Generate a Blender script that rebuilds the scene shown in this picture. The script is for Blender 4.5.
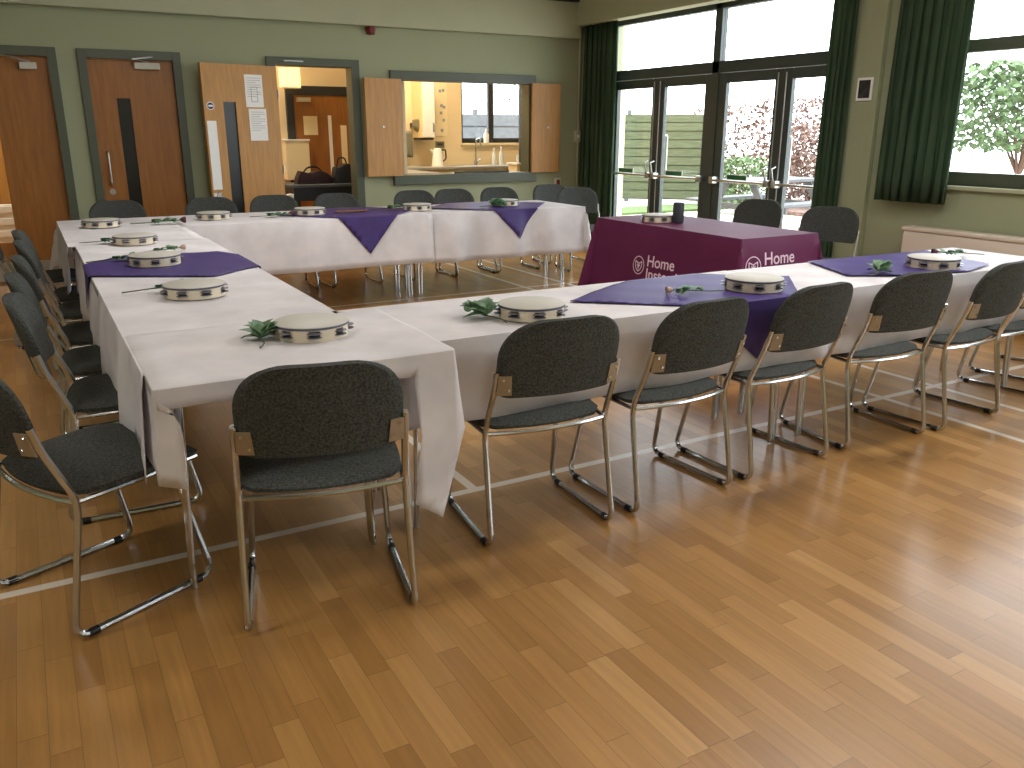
import bpy, bmesh, math, random
from mathutils import Vector, Matrix, Euler
R = math.radians
PI = math.pi
random.seed(7)
for o in list(bpy.data.objects): bpy.data.objects.remove(o)
C = bpy.context.scene.collection
SC = bpy.context.scene

# ------------------------------------------------------------ camera, sky, sun, exposure
cam_data = bpy.data.cameras.new('camera'); cam = bpy.data.objects.new('camera', cam_data); C.objects.link(cam)
YAW, PITCH, ROLL, FPX = .516, .2935, .0015, 839.0
F = Vector((math.sin(YAW)*math.cos(PITCH), math.cos(YAW)*math.cos(PITCH), -math.sin(PITCH)))
Rv = Vector((math.cos(YAW), -math.sin(YAW), 0)); Uv = Rv.cross(F)
R2 = Rv*math.cos(ROLL)+Uv*math.sin(ROLL); U2 = -Rv*math.sin(ROLL)+Uv*math.cos(ROLL)
m = Matrix((R2, U2, -F)).transposed().to_4x4(); m.translation = (0, 0, 1.4)
cam.matrix_world = m
cam_data.sensor_width = 36; cam_data.lens = FPX/1024*36; cam_data.clip_start = .05; cam_data.clip_end = 200
SC.camera = cam

world = bpy.data.worlds.new('sky'); SC.world = world; world.use_nodes = True
wn = world.node_tree.nodes; bg = wn['Background']
bg.inputs[0].default_value = (.86, .94, 1.0, 1); bg.inputs[1].default_value = 8.0
sun_d = bpy.data.lights.new('sun', 'SUN'); sun_d.energy = 3.5; sun_d.angle = R(2); sun_d.color = (1, .95, .86)
sun = bpy.data.objects.new('sun', sun_d); C.objects.link(sun)
sun.rotation_euler = Vector((-.22, -.55, -1.0)).to_track_quat('-Z', 'Y').to_euler()

def area(name, loc, rot, sx, sy, power, col=(1, 1, 1), portal=False):
    l = bpy.data.lights.new(name, 'AREA'); l.shape = 'RECTANGLE'; l.size = sx; l.size_y = sy; l.energy = power; l.color = col
    if portal: l.cycles.is_portal = True
    o = bpy.data.objects.new(name, l); C.objects.link(o); o.location = loc; o.rotation_euler = rot; return o
D, XR = 9.2, 6.2          # back wall y, right wall x
for (y0, y1, z0, z1) in ((5.03, 8.70, 0, 2.6), (1.5, 4.6, 1.0, 2.6), (-3.0, .6, 1.0, 2.6)):
    area('portal', (XR+.2, (y0+y1)/2, (z0+z1)/2), (0, R(90), 0), z1-z0, y1-y0, 1, portal=True)

vs = SC.view_settings
SC.display_settings.display_device = 'sRGB'
vs.view_transform = 'Standard'; vs.look = 'None'; vs.gamma = 1; vs.use_curve_mapping = False
vs.exposure = 0.0

# ------------------------------------------------------------ materials
def lin(c):
    return tuple((x/12.92 if x <= .04045 else ((x+.055)/1.055)**2.4) for x in [v/255 for v in c])
def newmat(name):
    m = bpy.data.materials.new(name); m.use_nodes = True
    return m, m.node_tree.nodes, m.node_tree.links, m.node_tree.nodes['Principled BSDF']
def mat(name, rgb, rough=.6, metal=0, noise=0, scale=20, bump=0, spec=.5, coords='Object', stretch=(1, 1, 1), dark=None):
    m, n, l, p = newmat(name); c = lin(rgb)
    p.inputs['Base Color'].default_value = (*c, 1); p.inputs['Roughness'].default_value = rough
    p.inputs['Metallic'].default_value = metal; p.inputs['Specular IOR Level'].default_value = spec
    if noise or bump:
        tc = n.new('ShaderNodeTexCoord'); mp = n.new('ShaderNodeMapping'); mp.inputs['Scale'].default_value = stretch
        nz = n.new('ShaderNodeTexNoise'); nz.inputs['Scale'].default_value = scale; nz.inputs['Detail'].default_value = 4
        l.new(tc.outputs[coords], mp.inputs[0]); l.new(mp.outputs[0], nz.inputs['Vector'])
        if noise:
            r = n.new('ShaderNodeValToRGB'); e = r.color_ramp.elements
            lo = lin(dark) if dark else tuple(x*(1-noise) for x in c); hi = tuple(min(1, x*(1+noise)) for x in c)
            e[0].position = .3; e[0].color = (*lo, 1); e[1].position = .7; e[1].color = (*hi, 1)
            l.new(nz.outputs['Fac'], r.inputs[0]); l.new(r.outputs[0], p.inputs['Base Color'])
        if bump:
            b = n.new('ShaderNodeBump'); b.inputs['Strength'].default_value = bump; b.inputs['Distance'].default_value = .002
            l.new(nz.outputs['Fac'], b.inputs['Height']); l.new(b.outputs[0], p.inputs['Normal'])
    return m
M = {}
M['wall'] = mat('pale olive green wall paint', (156, 161, 130), .75, noise=.04, scale=3, coords='Generated')
M['beam'] = mat('light green painted beam', (174, 177, 148), .7, noise=.03, scale=3)
M['ceiling'] = mat('off white ceiling', (225, 222, 208), .9)
M['frame'] = mat('grey green gloss frame', (78, 84, 68), .45)
M['alu'] = mat('dark green grey door frame', (60, 70, 68), .4)
M['door'] = mat('orange oak veneer', (150, 96, 38), .42, noise=.16, scale=7, coords='Object', stretch=(6, 6, .5))
M['door2'] = mat('pale oak veneer', (182, 132, 66), .45, noise=.15, scale=7, coords='Object', stretch=(6, 6, .5))
M['chrome'] = mat('chromed steel', (196, 200, 202), .2, 1)
M['brass'] = mat('bronzed steel plate', (158, 144, 122), .45, .35)
M['fabric'] = mat('charcoal speckled fabric', (70, 72, 69), .95, noise=.55, scale=160, bump=.6, spec=.15)
M['shell'] = mat('dark grey plastic', (44, 46, 46), .6)
M['black'] = mat('black plastic', (16, 16, 18), .5)
M['white'] = mat('white tablecloth', (232, 228, 230), .85, noise=.02, scale=6, spec=.2)
M['purple'] = mat('purple satin', (66, 50, 112), .5, noise=.12, scale=9, spec=.35)
M['purple_dark'] = M['purple']
M['maroon'] = mat('plum tablecloth', (92, 24, 66), .62, noise=.08, scale=5, spec=.3)
M['print'] = mat('pale pink print', (226, 196, 214), .7)
M['tabletop'] = mat('grey laminate tabletop', (150, 150, 148), .5)
M['hoop'] = mat('pale birch', (222, 210, 186), .5, noise=.08, scale=8, stretch=(1, 1, 6))
M['skin'] = mat('cream drum skin', (192, 188, 178), .55, noise=.04, scale=10)
M['rim'] = mat('grey blue rim band', (86, 86, 104), .5)
M['jingle'] = mat('nickel jingle', (128, 126, 136), .35, .6)
M['leaf'] = mat('rose leaf green', (104, 138, 102), .5, noise=.35, scale=30)
M['stem'] = mat('rose stem green', (70, 82, 46), .6)
M['bud'] = mat('cream rose petals', (196, 166, 140), .6)
M['budr'] = mat('dark red rose petals', (84, 30, 44), .6)
M['curtain'] = mat('dark green curtain', (46, 66, 50), .9, noise=.12, scale=5, spec=.1)
M['paper'] = mat('paper', (240, 238, 234), .8)
M['ink'] = mat('ink', (150, 150, 156), .8)
M['alum'] = mat('brushed aluminium', (190, 190, 186), .35, 1)
M['closer'] = mat('silver grey paint', (196, 192, 178), .5)
M['pipe'] = mat('cream pipe paint', (186, 184, 156), .6)
M['radiator'] = mat('cream radiator enamel', (218, 204, 190), .5)
M['red'] = mat('red plastic', (120, 36, 32), .4)
M['creamwall'] = mat('cream kitchen wall', (230, 208, 168), .8)
M['cupboard'] = mat('cream cupboard door', (240, 222, 180), .5)
M['worktop'] = mat('grey speckled worktop', (150, 150, 146), .35, noise=.2, scale=60)
M['darkgrey'] = mat('dark grey', (40, 42, 44), .5)
M['whitep'] = mat('white plastic', (236, 236, 232), .4)
M['bag'] = mat('dark plum bag', (44, 20, 26), .75, noise=.2, scale=14)
M['pave'] = mat('pale paving', (206, 200, 190), .9, noise=.06, scale=4)
M['fencewood'] = mat('weathered green fence boards', (72, 78, 52), .8, noise=.3, scale=5, stretch=(1, .3, 6))
M['grass'] = mat('grass', (78, 96, 50), .95, noise=.3, scale=12)
M['hedge'] = mat('hedge leaves', (84, 104, 66), .8, noise=.3, scale=8)
M['twig'] = mat('brown branches', (100, 76, 62), .9)
M['soil'] = mat('red brown leaf litter', (112, 88, 78), .95, noise=.4, scale=14)
M['greywood'] = mat('grey picnic timber', (84, 86, 88), .8, noise=.15, scale=8)
M['signgreen'] = mat('green sign', (30, 110, 70), .5)
M['towel'] = mat('grey towel', (120, 116, 96), .95)
M['wood_leg'] = mat('brown timber leg', (120, 84, 56), .6)
M['bluesign'] = mat('navy blue sign disc', (36, 48, 84), .5)
def curtain_mat(name, rgb, k):
    m = mat(name, rgb, .9, noise=.12, scale=5, spec=.1); n, l = m.node_tree.nodes, m.node_tree.links
    tr = n.new('ShaderNodeBsdfTranslucent'); tr.inputs[0].default_value = (*lin(rgb), 1); mx = n.new('ShaderNodeMixShader'); mx.inputs[0].default_value = k
    l.new(n['Principled BSDF'].outputs[0], mx.inputs[1]); l.new(tr.outputs[0], mx.inputs[2]); l.new(mx.outputs[0], n['Material Output'].inputs[0]); return m
M['curtain'] = curtain_mat('dark green woven curtain', (78, 98, 76), .35)
M['white'] = curtain_mat('white cotton tablecloth', (232, 228, 230), .2)
def glass_mat():
    m, n, l, p = newmat('clear window glass'); n.remove(p)
    t = n.new('ShaderNodeBsdfTransparent'); g = n.new('ShaderNodeBsdfGlossy'); g.inputs['Roughness'].default_value = .02
    f = n.new('ShaderNodeLayerWeight'); pw = n.new('ShaderNodeMath'); pw.operation = 'POWER'; pw.inputs[1].default_value = 4; ml = n.new('ShaderNodeMath'); ml.operation = 'MULTIPLY_ADD'; ml.inputs[1].default_value = .4; ml.inputs[2].default_value = .02
    l.new(f.outputs['Facing'], pw.inputs[0]); l.new(pw.outputs[0], ml.inputs[0]); mx = n.new('ShaderNodeMixShader')
    l.new(ml.outputs[0], mx.inputs[0]); l.new(t.outputs[0], mx.inputs[1]); l.new(g.outputs[0], mx.inputs[2])
    l.new(mx.outputs[0], n['Material Output'].inputs[0]); return m
M['glass'] = glass_mat()
M['darkglass'] = mat('dark wired glass', (22, 20, 14), .3)
M['frost'] = mat('frosted bottle', (214, 222, 222), .3)
def emit(name, rgb, s):
    m, n, l, p = newmat(name); p.inputs['Emission Color'].default_value = (*lin(rgb), 1); p.inputs['Emission Strength'].default_value = s
    p.inputs['Base Color'].default_value = (*lin(rgb), 1); return m
M['lamp'] = emit('warm lamp diffuser', (255, 214, 130), 2.2)
M['fill_lamp'] = emit('added fill light diffuser', (255, 236, 205), 3.0)  # glow of the added hall fill lights

def floor_mat():
    m, n, l, p = newmat('oak strip floor with court lines')
    geo = n.new('ShaderNodeNewGeometry'); sp = n.new('ShaderNodeSeparateXYZ'); l.new(geo.outputs['Position'], sp.inputs[0])
    def M_(op, a, b=None, c=None):
        k = n.new('ShaderNodeMath'); k.operation = op
        for i, v in enumerate((a, b, c)):
            if v is None: continue
            if isinstance(v, (int, float)): k.inputs[i].default_value = v
            else: l.new(v, k.inputs[i])
        return k.outputs[0]
    X, Y = sp.outputs[0], sp.outputs[1]
    W, L = .068, .42
    xs = M_('DIVIDE', X, W); row = M_('FLOOR', xs); fx = M_('FRACT', xs)
    w1 = n.new('ShaderNodeTexWhiteNoise'); w1.noise_dimensions = '1D'; l.new(row, w1.inputs['W'])
    ys = M_('ADD', M_('DIVIDE', Y, L), M_('MULTIPLY', w1.outputs['Value'], 5)); cell = M_('FLOOR', ys); fy = M_('FRACT', ys)
    cb = n.new('ShaderNodeCombineXYZ'); l.new(row, cb.inputs[0]); l.new(cell, cb.inputs[1])
    w2 = n.new('ShaderNodeTexWhiteNoise'); w2.noise_dimensions = '2D'; l.new(cb.outputs[0], w2.inputs['Vector'])
    ramp = n.new('ShaderNodeValToRGB'); e = ramp.color_ramp.elements
    cols = [(0, (154, 110, 58)), (.3, (164, 119, 64)), (.7, (171, 126, 70)), (.94, (178, 133, 77)), (1, (187, 143, 87))]
    e[0].position = 0; e[0].color = (*lin(cols[0][1]), 1); e[1].position = 1; e[1].color = (*lin(cols[-1][1]), 1)
    for pz, cc in cols[1:-1]:
        q = e.new(pz); q.color = (*lin(cc), 1)
    l.new(w2.outputs['Value'], ramp.inputs[0])
    # grain
    mp = n.new('ShaderNodeMapping'); mp.inputs['Scale'].default_value = (60, 3, 1)
    l.new(geo.outputs['Position'], mp.inputs[0]); nz = n.new('ShaderNodeTexNoise'); nz.inputs['Scale'].default_value = 1.0; nz.inputs['Detail'].default_value = 5
    off = n.new('ShaderNodeVectorMath'); off.operation = 'ADD'; l.new(mp.outputs[0], off.inputs[0]); l.new(w2.outputs['Color'], off.inputs[1]); l.new(off.outputs[0], nz.inputs['Vector'])
    g = M_('MULTIPLY_ADD', nz.outputs['Fac'], .5, .75)
    mg = n.new('ShaderNodeMix'); mg.data_type = 'RGBA'; mg.blend_type = 'MULTIPLY'; mg.inputs[0].default_value = 1
    l.new(ramp.outputs[0], mg.inputs['A']); l.new(g, mg.inputs['B'])
    # gaps
    gx = M_('LESS_THAN', M_('MINIMUM', fx, M_('SUBTRACT', 1, fx)), .012)
    gy = M_('LESS_THAN', M_('MINIMUM', fy, M_('SUBTRACT', 1, fy)), .003)
    gap = M_('MULTIPLY', M_('MAXIMUM', gx, gy), .45)
    m2 = n.new('ShaderNodeMix'); m2.data_type = 'RGBA'; l.new(gap, m2.inputs[0]); l.new(mg.outputs['Result'], m2.inputs['A']); m2.inputs['B'].default_value = (.06, .03, .01, 1)
    # painted court lines
    def band(v, c, hw=.02): return M_('LESS_THAN', M_('ABSOLUTE', M_('SUBTRACT', v, c)), hw)
    inX = M_('GREATER_THAN', X, -1.6)
    a = M_('MAXIMUM', band(Y, 2.81), band(Y, 6.68))
    b = M_('MAXIMUM', band(X, 3.93), band(X, 4.38))
    s = M_('MULTIPLY', band(X, 1.42), band(Y, 4.4, 1.6)); 
    lines = M_('MAXIMUM', M_('MAXIMUM', a, b), s)
    m3 = n.new('ShaderNodeMix'); m3.data_type = 'RGBA'; l.new(M_('MULTIPLY', lines, .8), m3.inputs[0]); l.new(m2.outputs['Result'], m3.inputs['A']); m3.inputs['B'].default_value = (*lin((226, 218, 206)), 1)
    l.new(m3.outputs['Result'], p.inputs['Base Color'])
    nr = n.new('ShaderNodeTexNoise'); nr.inputs['Scale'].default_value = 1.6; l.new(geo.outputs['Position'], nr.inputs['Vector'])
    l.new(M_('MULTIPLY_ADD', nr.outputs['Fac'], .12, .30), p.inputs['Roughness'])
    p.inputs['Specular IOR Level'].default_value = .5; p.inputs['Coat Weight'].default_value = .45; p.inputs['Coat Roughness'].default_value = .22
    bp = n.new('ShaderNodeBump'); bp.inputs['Strength'].default_value = .12; bp.inputs['Distance'].default_value = .001
    l.new(w2.outputs['Value'], bp.inputs['Height']); l.new(bp.outputs[0], p.inputs['Normal'])
    return m
M['floor'] = floor_mat()

# ------------------------------------------------------------ mesh helpers
def box(bm, x0, x1, y0, y1, z0, z1, bev=0):
    vs_ = [bm.verts.new((x, y, z)) for x in (x0, x1) for y in (y0, y1) for z in (z0, z1)]
    fs = []
    for q in ((0, 1, 3, 2), (4, 6, 7, 5), (0, 4, 5, 1), (2, 3, 7, 6), (0, 2, 6, 4), (1, 5, 7, 3)):
        fs.append(bm.faces.new([vs_[i] for i in q]))
    if bev:
        ed = list({e for f in fs for e in f.edges})
        bmesh.ops.bevel(bm, geom=ed, offset=bev, segments=2, affect='EDGES', profile=.5)
def cyl(bm, p0, p1, r0, r1=None, n=16, caps=True):
    r1 = r0 if r1 is None else r1
    p0, p1 = Vector(p0), Vector(p1); d = (p1-p0).normalized()
    a = d.orthogonal().normalized(); b = d.cross(a)
    A = [bm.verts.new(p0+(a*math.cos(2*PI*i/n)+b*math.sin(2*PI*i/n))*r0) for i in range(n)]
    B = [bm.verts.new(p1+(a*math.cos(2*PI*i/n)+b*math.sin(2*PI*i/n))*r1) for i in range(n)]
    for i in range(n): bm.faces.new((A[i], A[(i+1) % n], B[(i+1) % n], B[i]))
    if caps: bm.faces.new(A[::-1]); bm.faces.new(B)
def fillet(pts, r, seg=5):
    pts = [Vector(p) for p in pts]; out = [pts[0]]
    for i in range(1, len(pts)-1):
        a, b, c = pts[i-1], pts[i], pts[i+1]; u = (a-b); v = (c-b); rr = min(r, u.length*.45, v.length*.45)
        p = b+u.normalized()*rr; q = b+v.normalized()*rr
        for k in range(seg+1):
            t = k/seg; out.append(p*(1-t)**2+b*2*t*(1-t)+q*t*t)
    out.append(pts[-1]); return out
def tube(bm, pts, r, n=8, fil=0, taper=None):
    if fil: pts = fillet(pts, fil)
    pts = [Vector(p) for p in pts]; rings = []; prev = None
    for i, p in enumerate(pts):
        d = (pts[min(i+1, len(pts)-1)]-pts[max(i-1, 0)]).normalized()
        if prev is None: a = d.orthogonal().normalized()
        else: a = (prev-d*prev.dot(d)).normalized()
        prev = a; b = d.cross(a); rr = r if taper is None else r*taper(i/(len(pts)-1))
        rings.append([bm.verts.new(p+(a*math.cos(2*PI*k/n)+b*math.sin(2*PI*k/n))*rr) for k in range(n)])
    for A, B in zip(rings, rings[1:]):
        for k in range(n): bm.faces.new((A[k], A[(k+1) % n], B[(k+1) % n], B[k]))
    bm.faces.new(rings[0][::-1]); bm.faces.new(rings[-1])
def lathe(bm, prof, n=32, cx=0, cy=0):
    rings = []
    for r, z in prof:
        rings.append([bm.verts.new((cx+r*math.cos(2*PI*k/n), cy+r*math.sin(2*PI*k/n), z)) for k in range(n)] if r > 1e-5 else [bm.verts.new((cx, cy, z))])
    for A, B in zip(rings, rings[1:]):
        for k in range(n):
            if len(A) == 1: bm.faces.new((A[0], B[k], B[(k+1) % n]))
            elif len(B) == 1: bm.faces.new((A[k], A[(k+1) % n], B[0]))
            else: bm.faces.new((A[k], A[(k+1) % n], B[(k+1) % n], B[k]))
def obj(name, bm, m, parent=None, smooth=False, solid=0):
    me = bpy.data.meshes.new(name); bmesh.ops.recalc_face_normals(bm, faces=bm.faces); bm.to_mesh(me); bm.free()
    if m is not None: me.materials.append(M[m] if isinstance(m, str) else m)
    o = bpy.data.objects.new(name, me); C.objects.link(o); o.parent = parent
    if smooth:
        for p in me.polygons: p.use_smooth = True
        try: me.set_sharp_from_angle(angle=R(40))
        except Exception: pass
    if solid:
        s = o.modifiers.new('thick', 'SOLIDIFY'); s.thickness = solid; s.offset = -1
    return o
def BX(*a, **k):
    bm = bmesh.new(); box(bm, *a, **k); return bm
def tag(o, label, cat, group=None, kind=None):
    o['label'] = label; o['category'] = cat
    if group: o['group'] = group
    if kind: o['kind'] = kind
    return o
def thing(name, label, cat, loc=(0, 0, 0), rz=0, group=None):
    o = bpy.data.objects.new(name, None); C.objects.link(o); o.location = loc; o.rotation_euler = (0, 0, rz); o.empty_display_size = .1
    return tag(o, label, cat, group)
def struct(name, bm, m, label=None, parent=None, smooth=False):
    o = obj(name, bm, m, parent, smooth)
    if parent is None:
        o['kind'] = 'structure'
        if label: o['label'] = label; o['category'] = name.split('_')[0]
    return o
def sroot(name, label, cat):
    o = bpy.data.objects.new(name, None); C.objects.link(o); o['kind'] = 'structure'; o['label'] = label; o['category'] = cat; return o
def dup(root, loc, rz, label, group=None, scale=None, rot=None):
    r = root.copy(); C.objects.link(r); r.location = loc; r.rotation_euler = rot if rot else (0, 0, rz); r['label'] = label
    if group: r['group'] = group
    if scale: r.scale = (scale,)*3
    for ch in list(root.children):
        c = ch.copy(); C.objects.link(c); c.parent = r
        for g in ch.children:
            d = g.copy(); C.objects.link(d); d.parent = c
    return r
def wallgrid(bm, along, fixed0, fixed1, a0, a1, z0, z1, holes):
    """wall slab; along='x' -> spans x, thickness in y."""
    As = sorted({a0, a1, *[h[0] for h in holes], *[h[1] for h in holes]}); Zs = sorted({z0, z1, *[h[2] for h in holes], *[h[3] for h in holes]})
    for i in range(len(As)-1):
        for j in range(len(Zs)-1):
            ca, cz = (As[i]+As[i+1])/2, (Zs[j]+Zs[j+1])/2
            if any(h[0] < ca < h[1] and h[2] < cz < h[3] for h in holes): continue
            if along == 'x': box(bm, As[i], As[i+1], fixed0, fixed1, Zs[j], Zs[j+1])
            else: box(bm, fixed0, fixed1, As[i], As[i+1], Zs[j], Zs[j+1])

# ------------------------------------------------------------ the room
XL, YF, ZC = -3.6, -3.6, 3.3
struct('floor', BX(XL, 6.9, YF, 11.8, -.1, 0), 'floor', 'oak strip floor with painted white court lines')
struct('ceiling', BX(XL, 6.9, YF, 11.8, ZC, ZC+.1), 'ceiling', 'off white hall ceiling')
DOOR1 = (-.52, .345); DOOR2 = (.665, 1.42); DOOR3 = (2.41, 3.22); HATCH = (3.79, 5.43, .91, 1.93)
bm = bmesh.new(); wallgrid(bm, 'x', D, D+.15, XL, XR+.2, 0, ZC, [(a-.04, b+.04, 0, 2.08) for a, b in (DOOR1, DOOR2, DOOR3)]+[(3.74, 5.48, .86, 1.98)])
struct('wall_back', bm, 'wall', 'pale olive green back wall with doors and serving hatch')
bm = bmesh.new(); wallgrid(bm, 'y', XR, XR+.25, YF, D, 0, ZC, [(5.03, 8.70, 0, 2.62), (1.5, 4.6, 1.0, 2.62), (-3.0, .6, 1.0, 2.62)])
struct('wall_right', bm, 'wall', 'olive green right wall with glazed doors and windows')
struct('wall_left', BX(XL-.15, XL, YF, 11.8, 0, ZC), 'wall', 'olive green left wall')
struct('wall_front', BX(XL, XR+.25, YF-.15, YF, 0, ZC), 'wall', 'olive green wall behind the camera')
# pilaster between doors and window
struct('trim_1', BX(XR-.05, XR, 4.82, 5.12, 0, 2.60, bev=.004), 'wall', 'shallow olive pilaster between glazed doors and window')
struct('trim_2', BX(XL, XR-.10, D-.12, D, 2.46, 2.86, bev=.005), 'beam', 'light green boxed beam along the back wall')
struct('trim_3', BX(XR-.16, XR, YF, D-.1, 2.60, 2.90, bev=.005), 'beam', 'light green boxed beam above the glazed doors')
struct('trim_4', BX(XL, XR-.1, D-.17, D, 2.86, 2.96), 'darkgrey', 'dark rail above the back beam')
for i, (a, b) in enumerate([(XL, DOOR1[0]-.07), (DOOR1[1]+.07, DOOR2[0]-.07), (DOOR2[1]+.07, DOOR3[0]-.09), (DOOR3[1]+.09, XR)]):
    struct('baseboard_back_%d' % (i+1), BX(a, b, D-.018, D, 0, .1, bev=.003), 'frame', 'grey green skirting on the back wall')
struct('baseboard_right', BX(XR-.018, XR, YF, 4.82, 0, .1, bev=.003), 'frame', 'grey green skirting under the window')

def door_frame(x0, x1, w, parent, m='frame'):
    bm = bmesh.new()
    for a, b in ((x0-w, x0), (x1, x1+w)): box(bm, a, b, D-.03, D+.16, 0, 2.12, bev=.003)
    box(bm, x0, x1, D-.03, D+.16, 2.04, 2.12, bev=.003)
    obj('door_frame', bm, m, parent)
# door 1 (far left)
d = sroot('door_1', 'brown oak door at the far left of the back wall', 'door')
door_frame(*DOOR1, .075, d)
bm = bmesh.new(); wallgrid(bm, 'x', D+.03, D+.075, DOOR1[0]+.003, DOOR1[1]-.003, .006, 2.035, [(-.36, -.13, .38, 1.70)])
lf = obj('door_leaf', bm, 'door', d)
obj('vision_panel', BX(-.36, -.13, D+.045, D+.055, .38, 1.70), 'glass', lf)
bm = BX(.11, .25, D-.025, D+.03, 1.925, 1.985, bev=.006); obj('door_closer', bm, 'closer', d)
bm = bmesh.new(); tube(bm, [(.2, D-.01, 1.99), (.05, D-.1, 2.02), (-.1, D-.02, 2.05)], .008); obj('closer_arm', bm, 'alum', d)
obj('kick_plate', BX(DOOR1[0]+.03, DOOR1[1]-.03, D+.026, D+.03, .02, .2), 'alum', lf)
# door 2
d = sroot('door_2', 'brown oak door with narrow dark vision panel and pull handle', 'door')
door_frame(*DOOR2, .075, d)
bm = bmesh.new(); wallgrid(bm, 'x', D+.03, D+.075, DOOR2[0]+.003, DOOR2[1]-.003, .006, 2.035, [(.885, 1.005, .45, 1.69)])
lf = obj('door_leaf', bm, 'door', d)
obj('vision_panel', BX(.885, 1.005, D+.042, D+.055, .45, 1.69), 'darkglass', lf)
bm = bmesh.new(); tube(bm, [(.745, D+.03, .89), (.745, D-.02, .89), (.745, D-.02, 1.2), (.745, D+.03, 1.2)], .009, fil=.02); obj('pull_handle', bm, 'alum', lf, True)
bm = bmesh.new(); cyl(bm, (.745, D+.018, .82), (.745, D+.032, .82), .03); obj('lock_escutcheon', bm, 'alum', lf, True)
obj('door_closer', BX(1.07, 1.30, D-.025, D+.03, 1.955, 2.015, bev=.006), 'closer', d)
bm = bmesh.new(); tube(bm, [(1.2, D-.01, 2.02), (1.05, D-.09, 2.04), (1.25, D-.02, 2.07)], .008); obj('closer_arm', bm, 'alum', d)
# door 3: open doorway with leaf swung against the wall
d = sroot('door_3', 'open doorway with its oak leaf swung back against the wall', 'door')
door_frame(*DOOR3, .09, d)
lf = bpy.data.objects.new('door_leaf', None)
bm = bmesh.new(); wallgrid(bm, 'x', -.022, .022, -.80, -.005, 0, 2.015, [(-.60, -.47, .35, 1.66)])
lf = obj('door_leaf', bm, 'door2', d); lf.location = (DOOR3[0]-.01, D-.06, .006); lf.rotation_euler = (0, 0, R(13))
obj('vision_panel', BX(-.60, -.47, -.004, .004, .35, 1.66), 'darkglass', lf)
obj('push_plate', BX(-.785, -.69, -.026, -.022, .82, 1.48, bev=.001), 'whitep', lf)
bm = BX(-.785, -.70, -.027, -.022, .6, .79); obj('patterned_notice', bm, mat('black and white patterned notice', (220, 220, 210), .7, noise=1, scale=60, dark=(20, 20, 20)), lf)
bm = bmesh.new(); cyl(bm, (-.735, -.022, 1.62), (-.735, -.027, 1.62), .038, n=24)
dsk = obj('round_sign', bm, 'whitep', lf)
bm = bmesh.new(); cyl(bm, (-.735, -.027, 1.62), (-.735, -.029, 1.62), .031, n=24); obj('sign_face', bm, 'bluesign', dsk)
bm = BX(-.757, -.713, -.0305, -.029, 1.612, 1.628); obj('sign_bar', bm, 'paper', dsk)
for (a, b, z0, z1, rot) in ((-.36, -.17, 1.615, 1.925, 2), (-.34, -.15, 1.29, 1.60, 1)):
    p_ = obj('notice', BX(a, b, -.0245, -.022, z0, z1), 'paper', lf)
    bm = bmesh.new(); n = 9
    for k in range(n):
        zz = z1-.03-k*.022; box(bm, a+.02, b-.02-(.05 if k % 3 == 2 else 0), -.0255, -.0245, zz-.004, zz)
    if rot == 2:
        for (u0, u1, v0, v1) in ((.06, .13, .05, .055), (.06, .13, .19, .195), (.06, .065, .05, .19), (.125, .13, .05, .19)):
            box(bm, a+u0, a+u1, -.0262, -.0245, z0+v0, z0+v1)
    obj('notice_print', bm, 'ink', p_)
bm = bmesh.new()
for z in (.3, 1.0, 1.75): cyl(bm, (-.002, -.028, z-.04), (-.002, -.028, z+.04), .008)
obj('hinge', bm, 'alum', lf)
obj('door_closer', BX(2.50, 2.70, D-.045, D+.0, 2.075, 2.09, bev=.003), 'alum', d)

# hatch frame
h = sroot('trim_5', 'grey green frame and sill of the serving hatch', 'trim')
bm = bmesh.new()
box(bm, 3.66, 5.53, D-.03, D+.16, 1.93, 2.03, bev=.003)
box(bm, 3.66, 3.79, D-.03, D+.16, .91, 1.93); box(bm, 5.43, 5.53, D-.03, D+.16, .91, 1.93)
obj('hatch_frame', bm, 'frame', h)
obj('hatch_sill', BX(3.66, 5.53, D-.06, D+.2, .80, .91, bev=.004), 'frame', h)
def shutter(label, x, sgn, angs, w):
    t = thing('hatch_shutter', label, 'shutter', (x, D-.035, .905), 0, None)
    a = angs
    rr = bmesh.new(); box(rr, 0 if sgn > 0 else -w, w if sgn > 0 else 0, -.018, 0, 0, 1.035, bev=.002)
    q = obj('shutter_panel', rr, 'door2', t); q.rotation_euler = (0, 0, a)
    rr = bmesh.new(); box(rr, 0 if sgn > 0 else -w, w if sgn > 0 else 0, -.040, -.021, 0, 1.035, bev=.002)
    q2 = obj('shutter_panel', rr, 'door2', t); q2.rotation_euler = (0, 0, a)
    k = bmesh.new(); cx = (w*.55)*sgn
    cyl(k, (cx, -.04, .53), (cx, -.06, .53), .011); obj('knob', k, 'alum', q2, True)
    return t
shutter('pale oak shutter folded back at the left of the serving hatch', 3.765, -1, R(6), .445)
shutter('pale oak shutter folded back at the right of the serving hatch', 5.455, 1, R(-2), .39)

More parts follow.
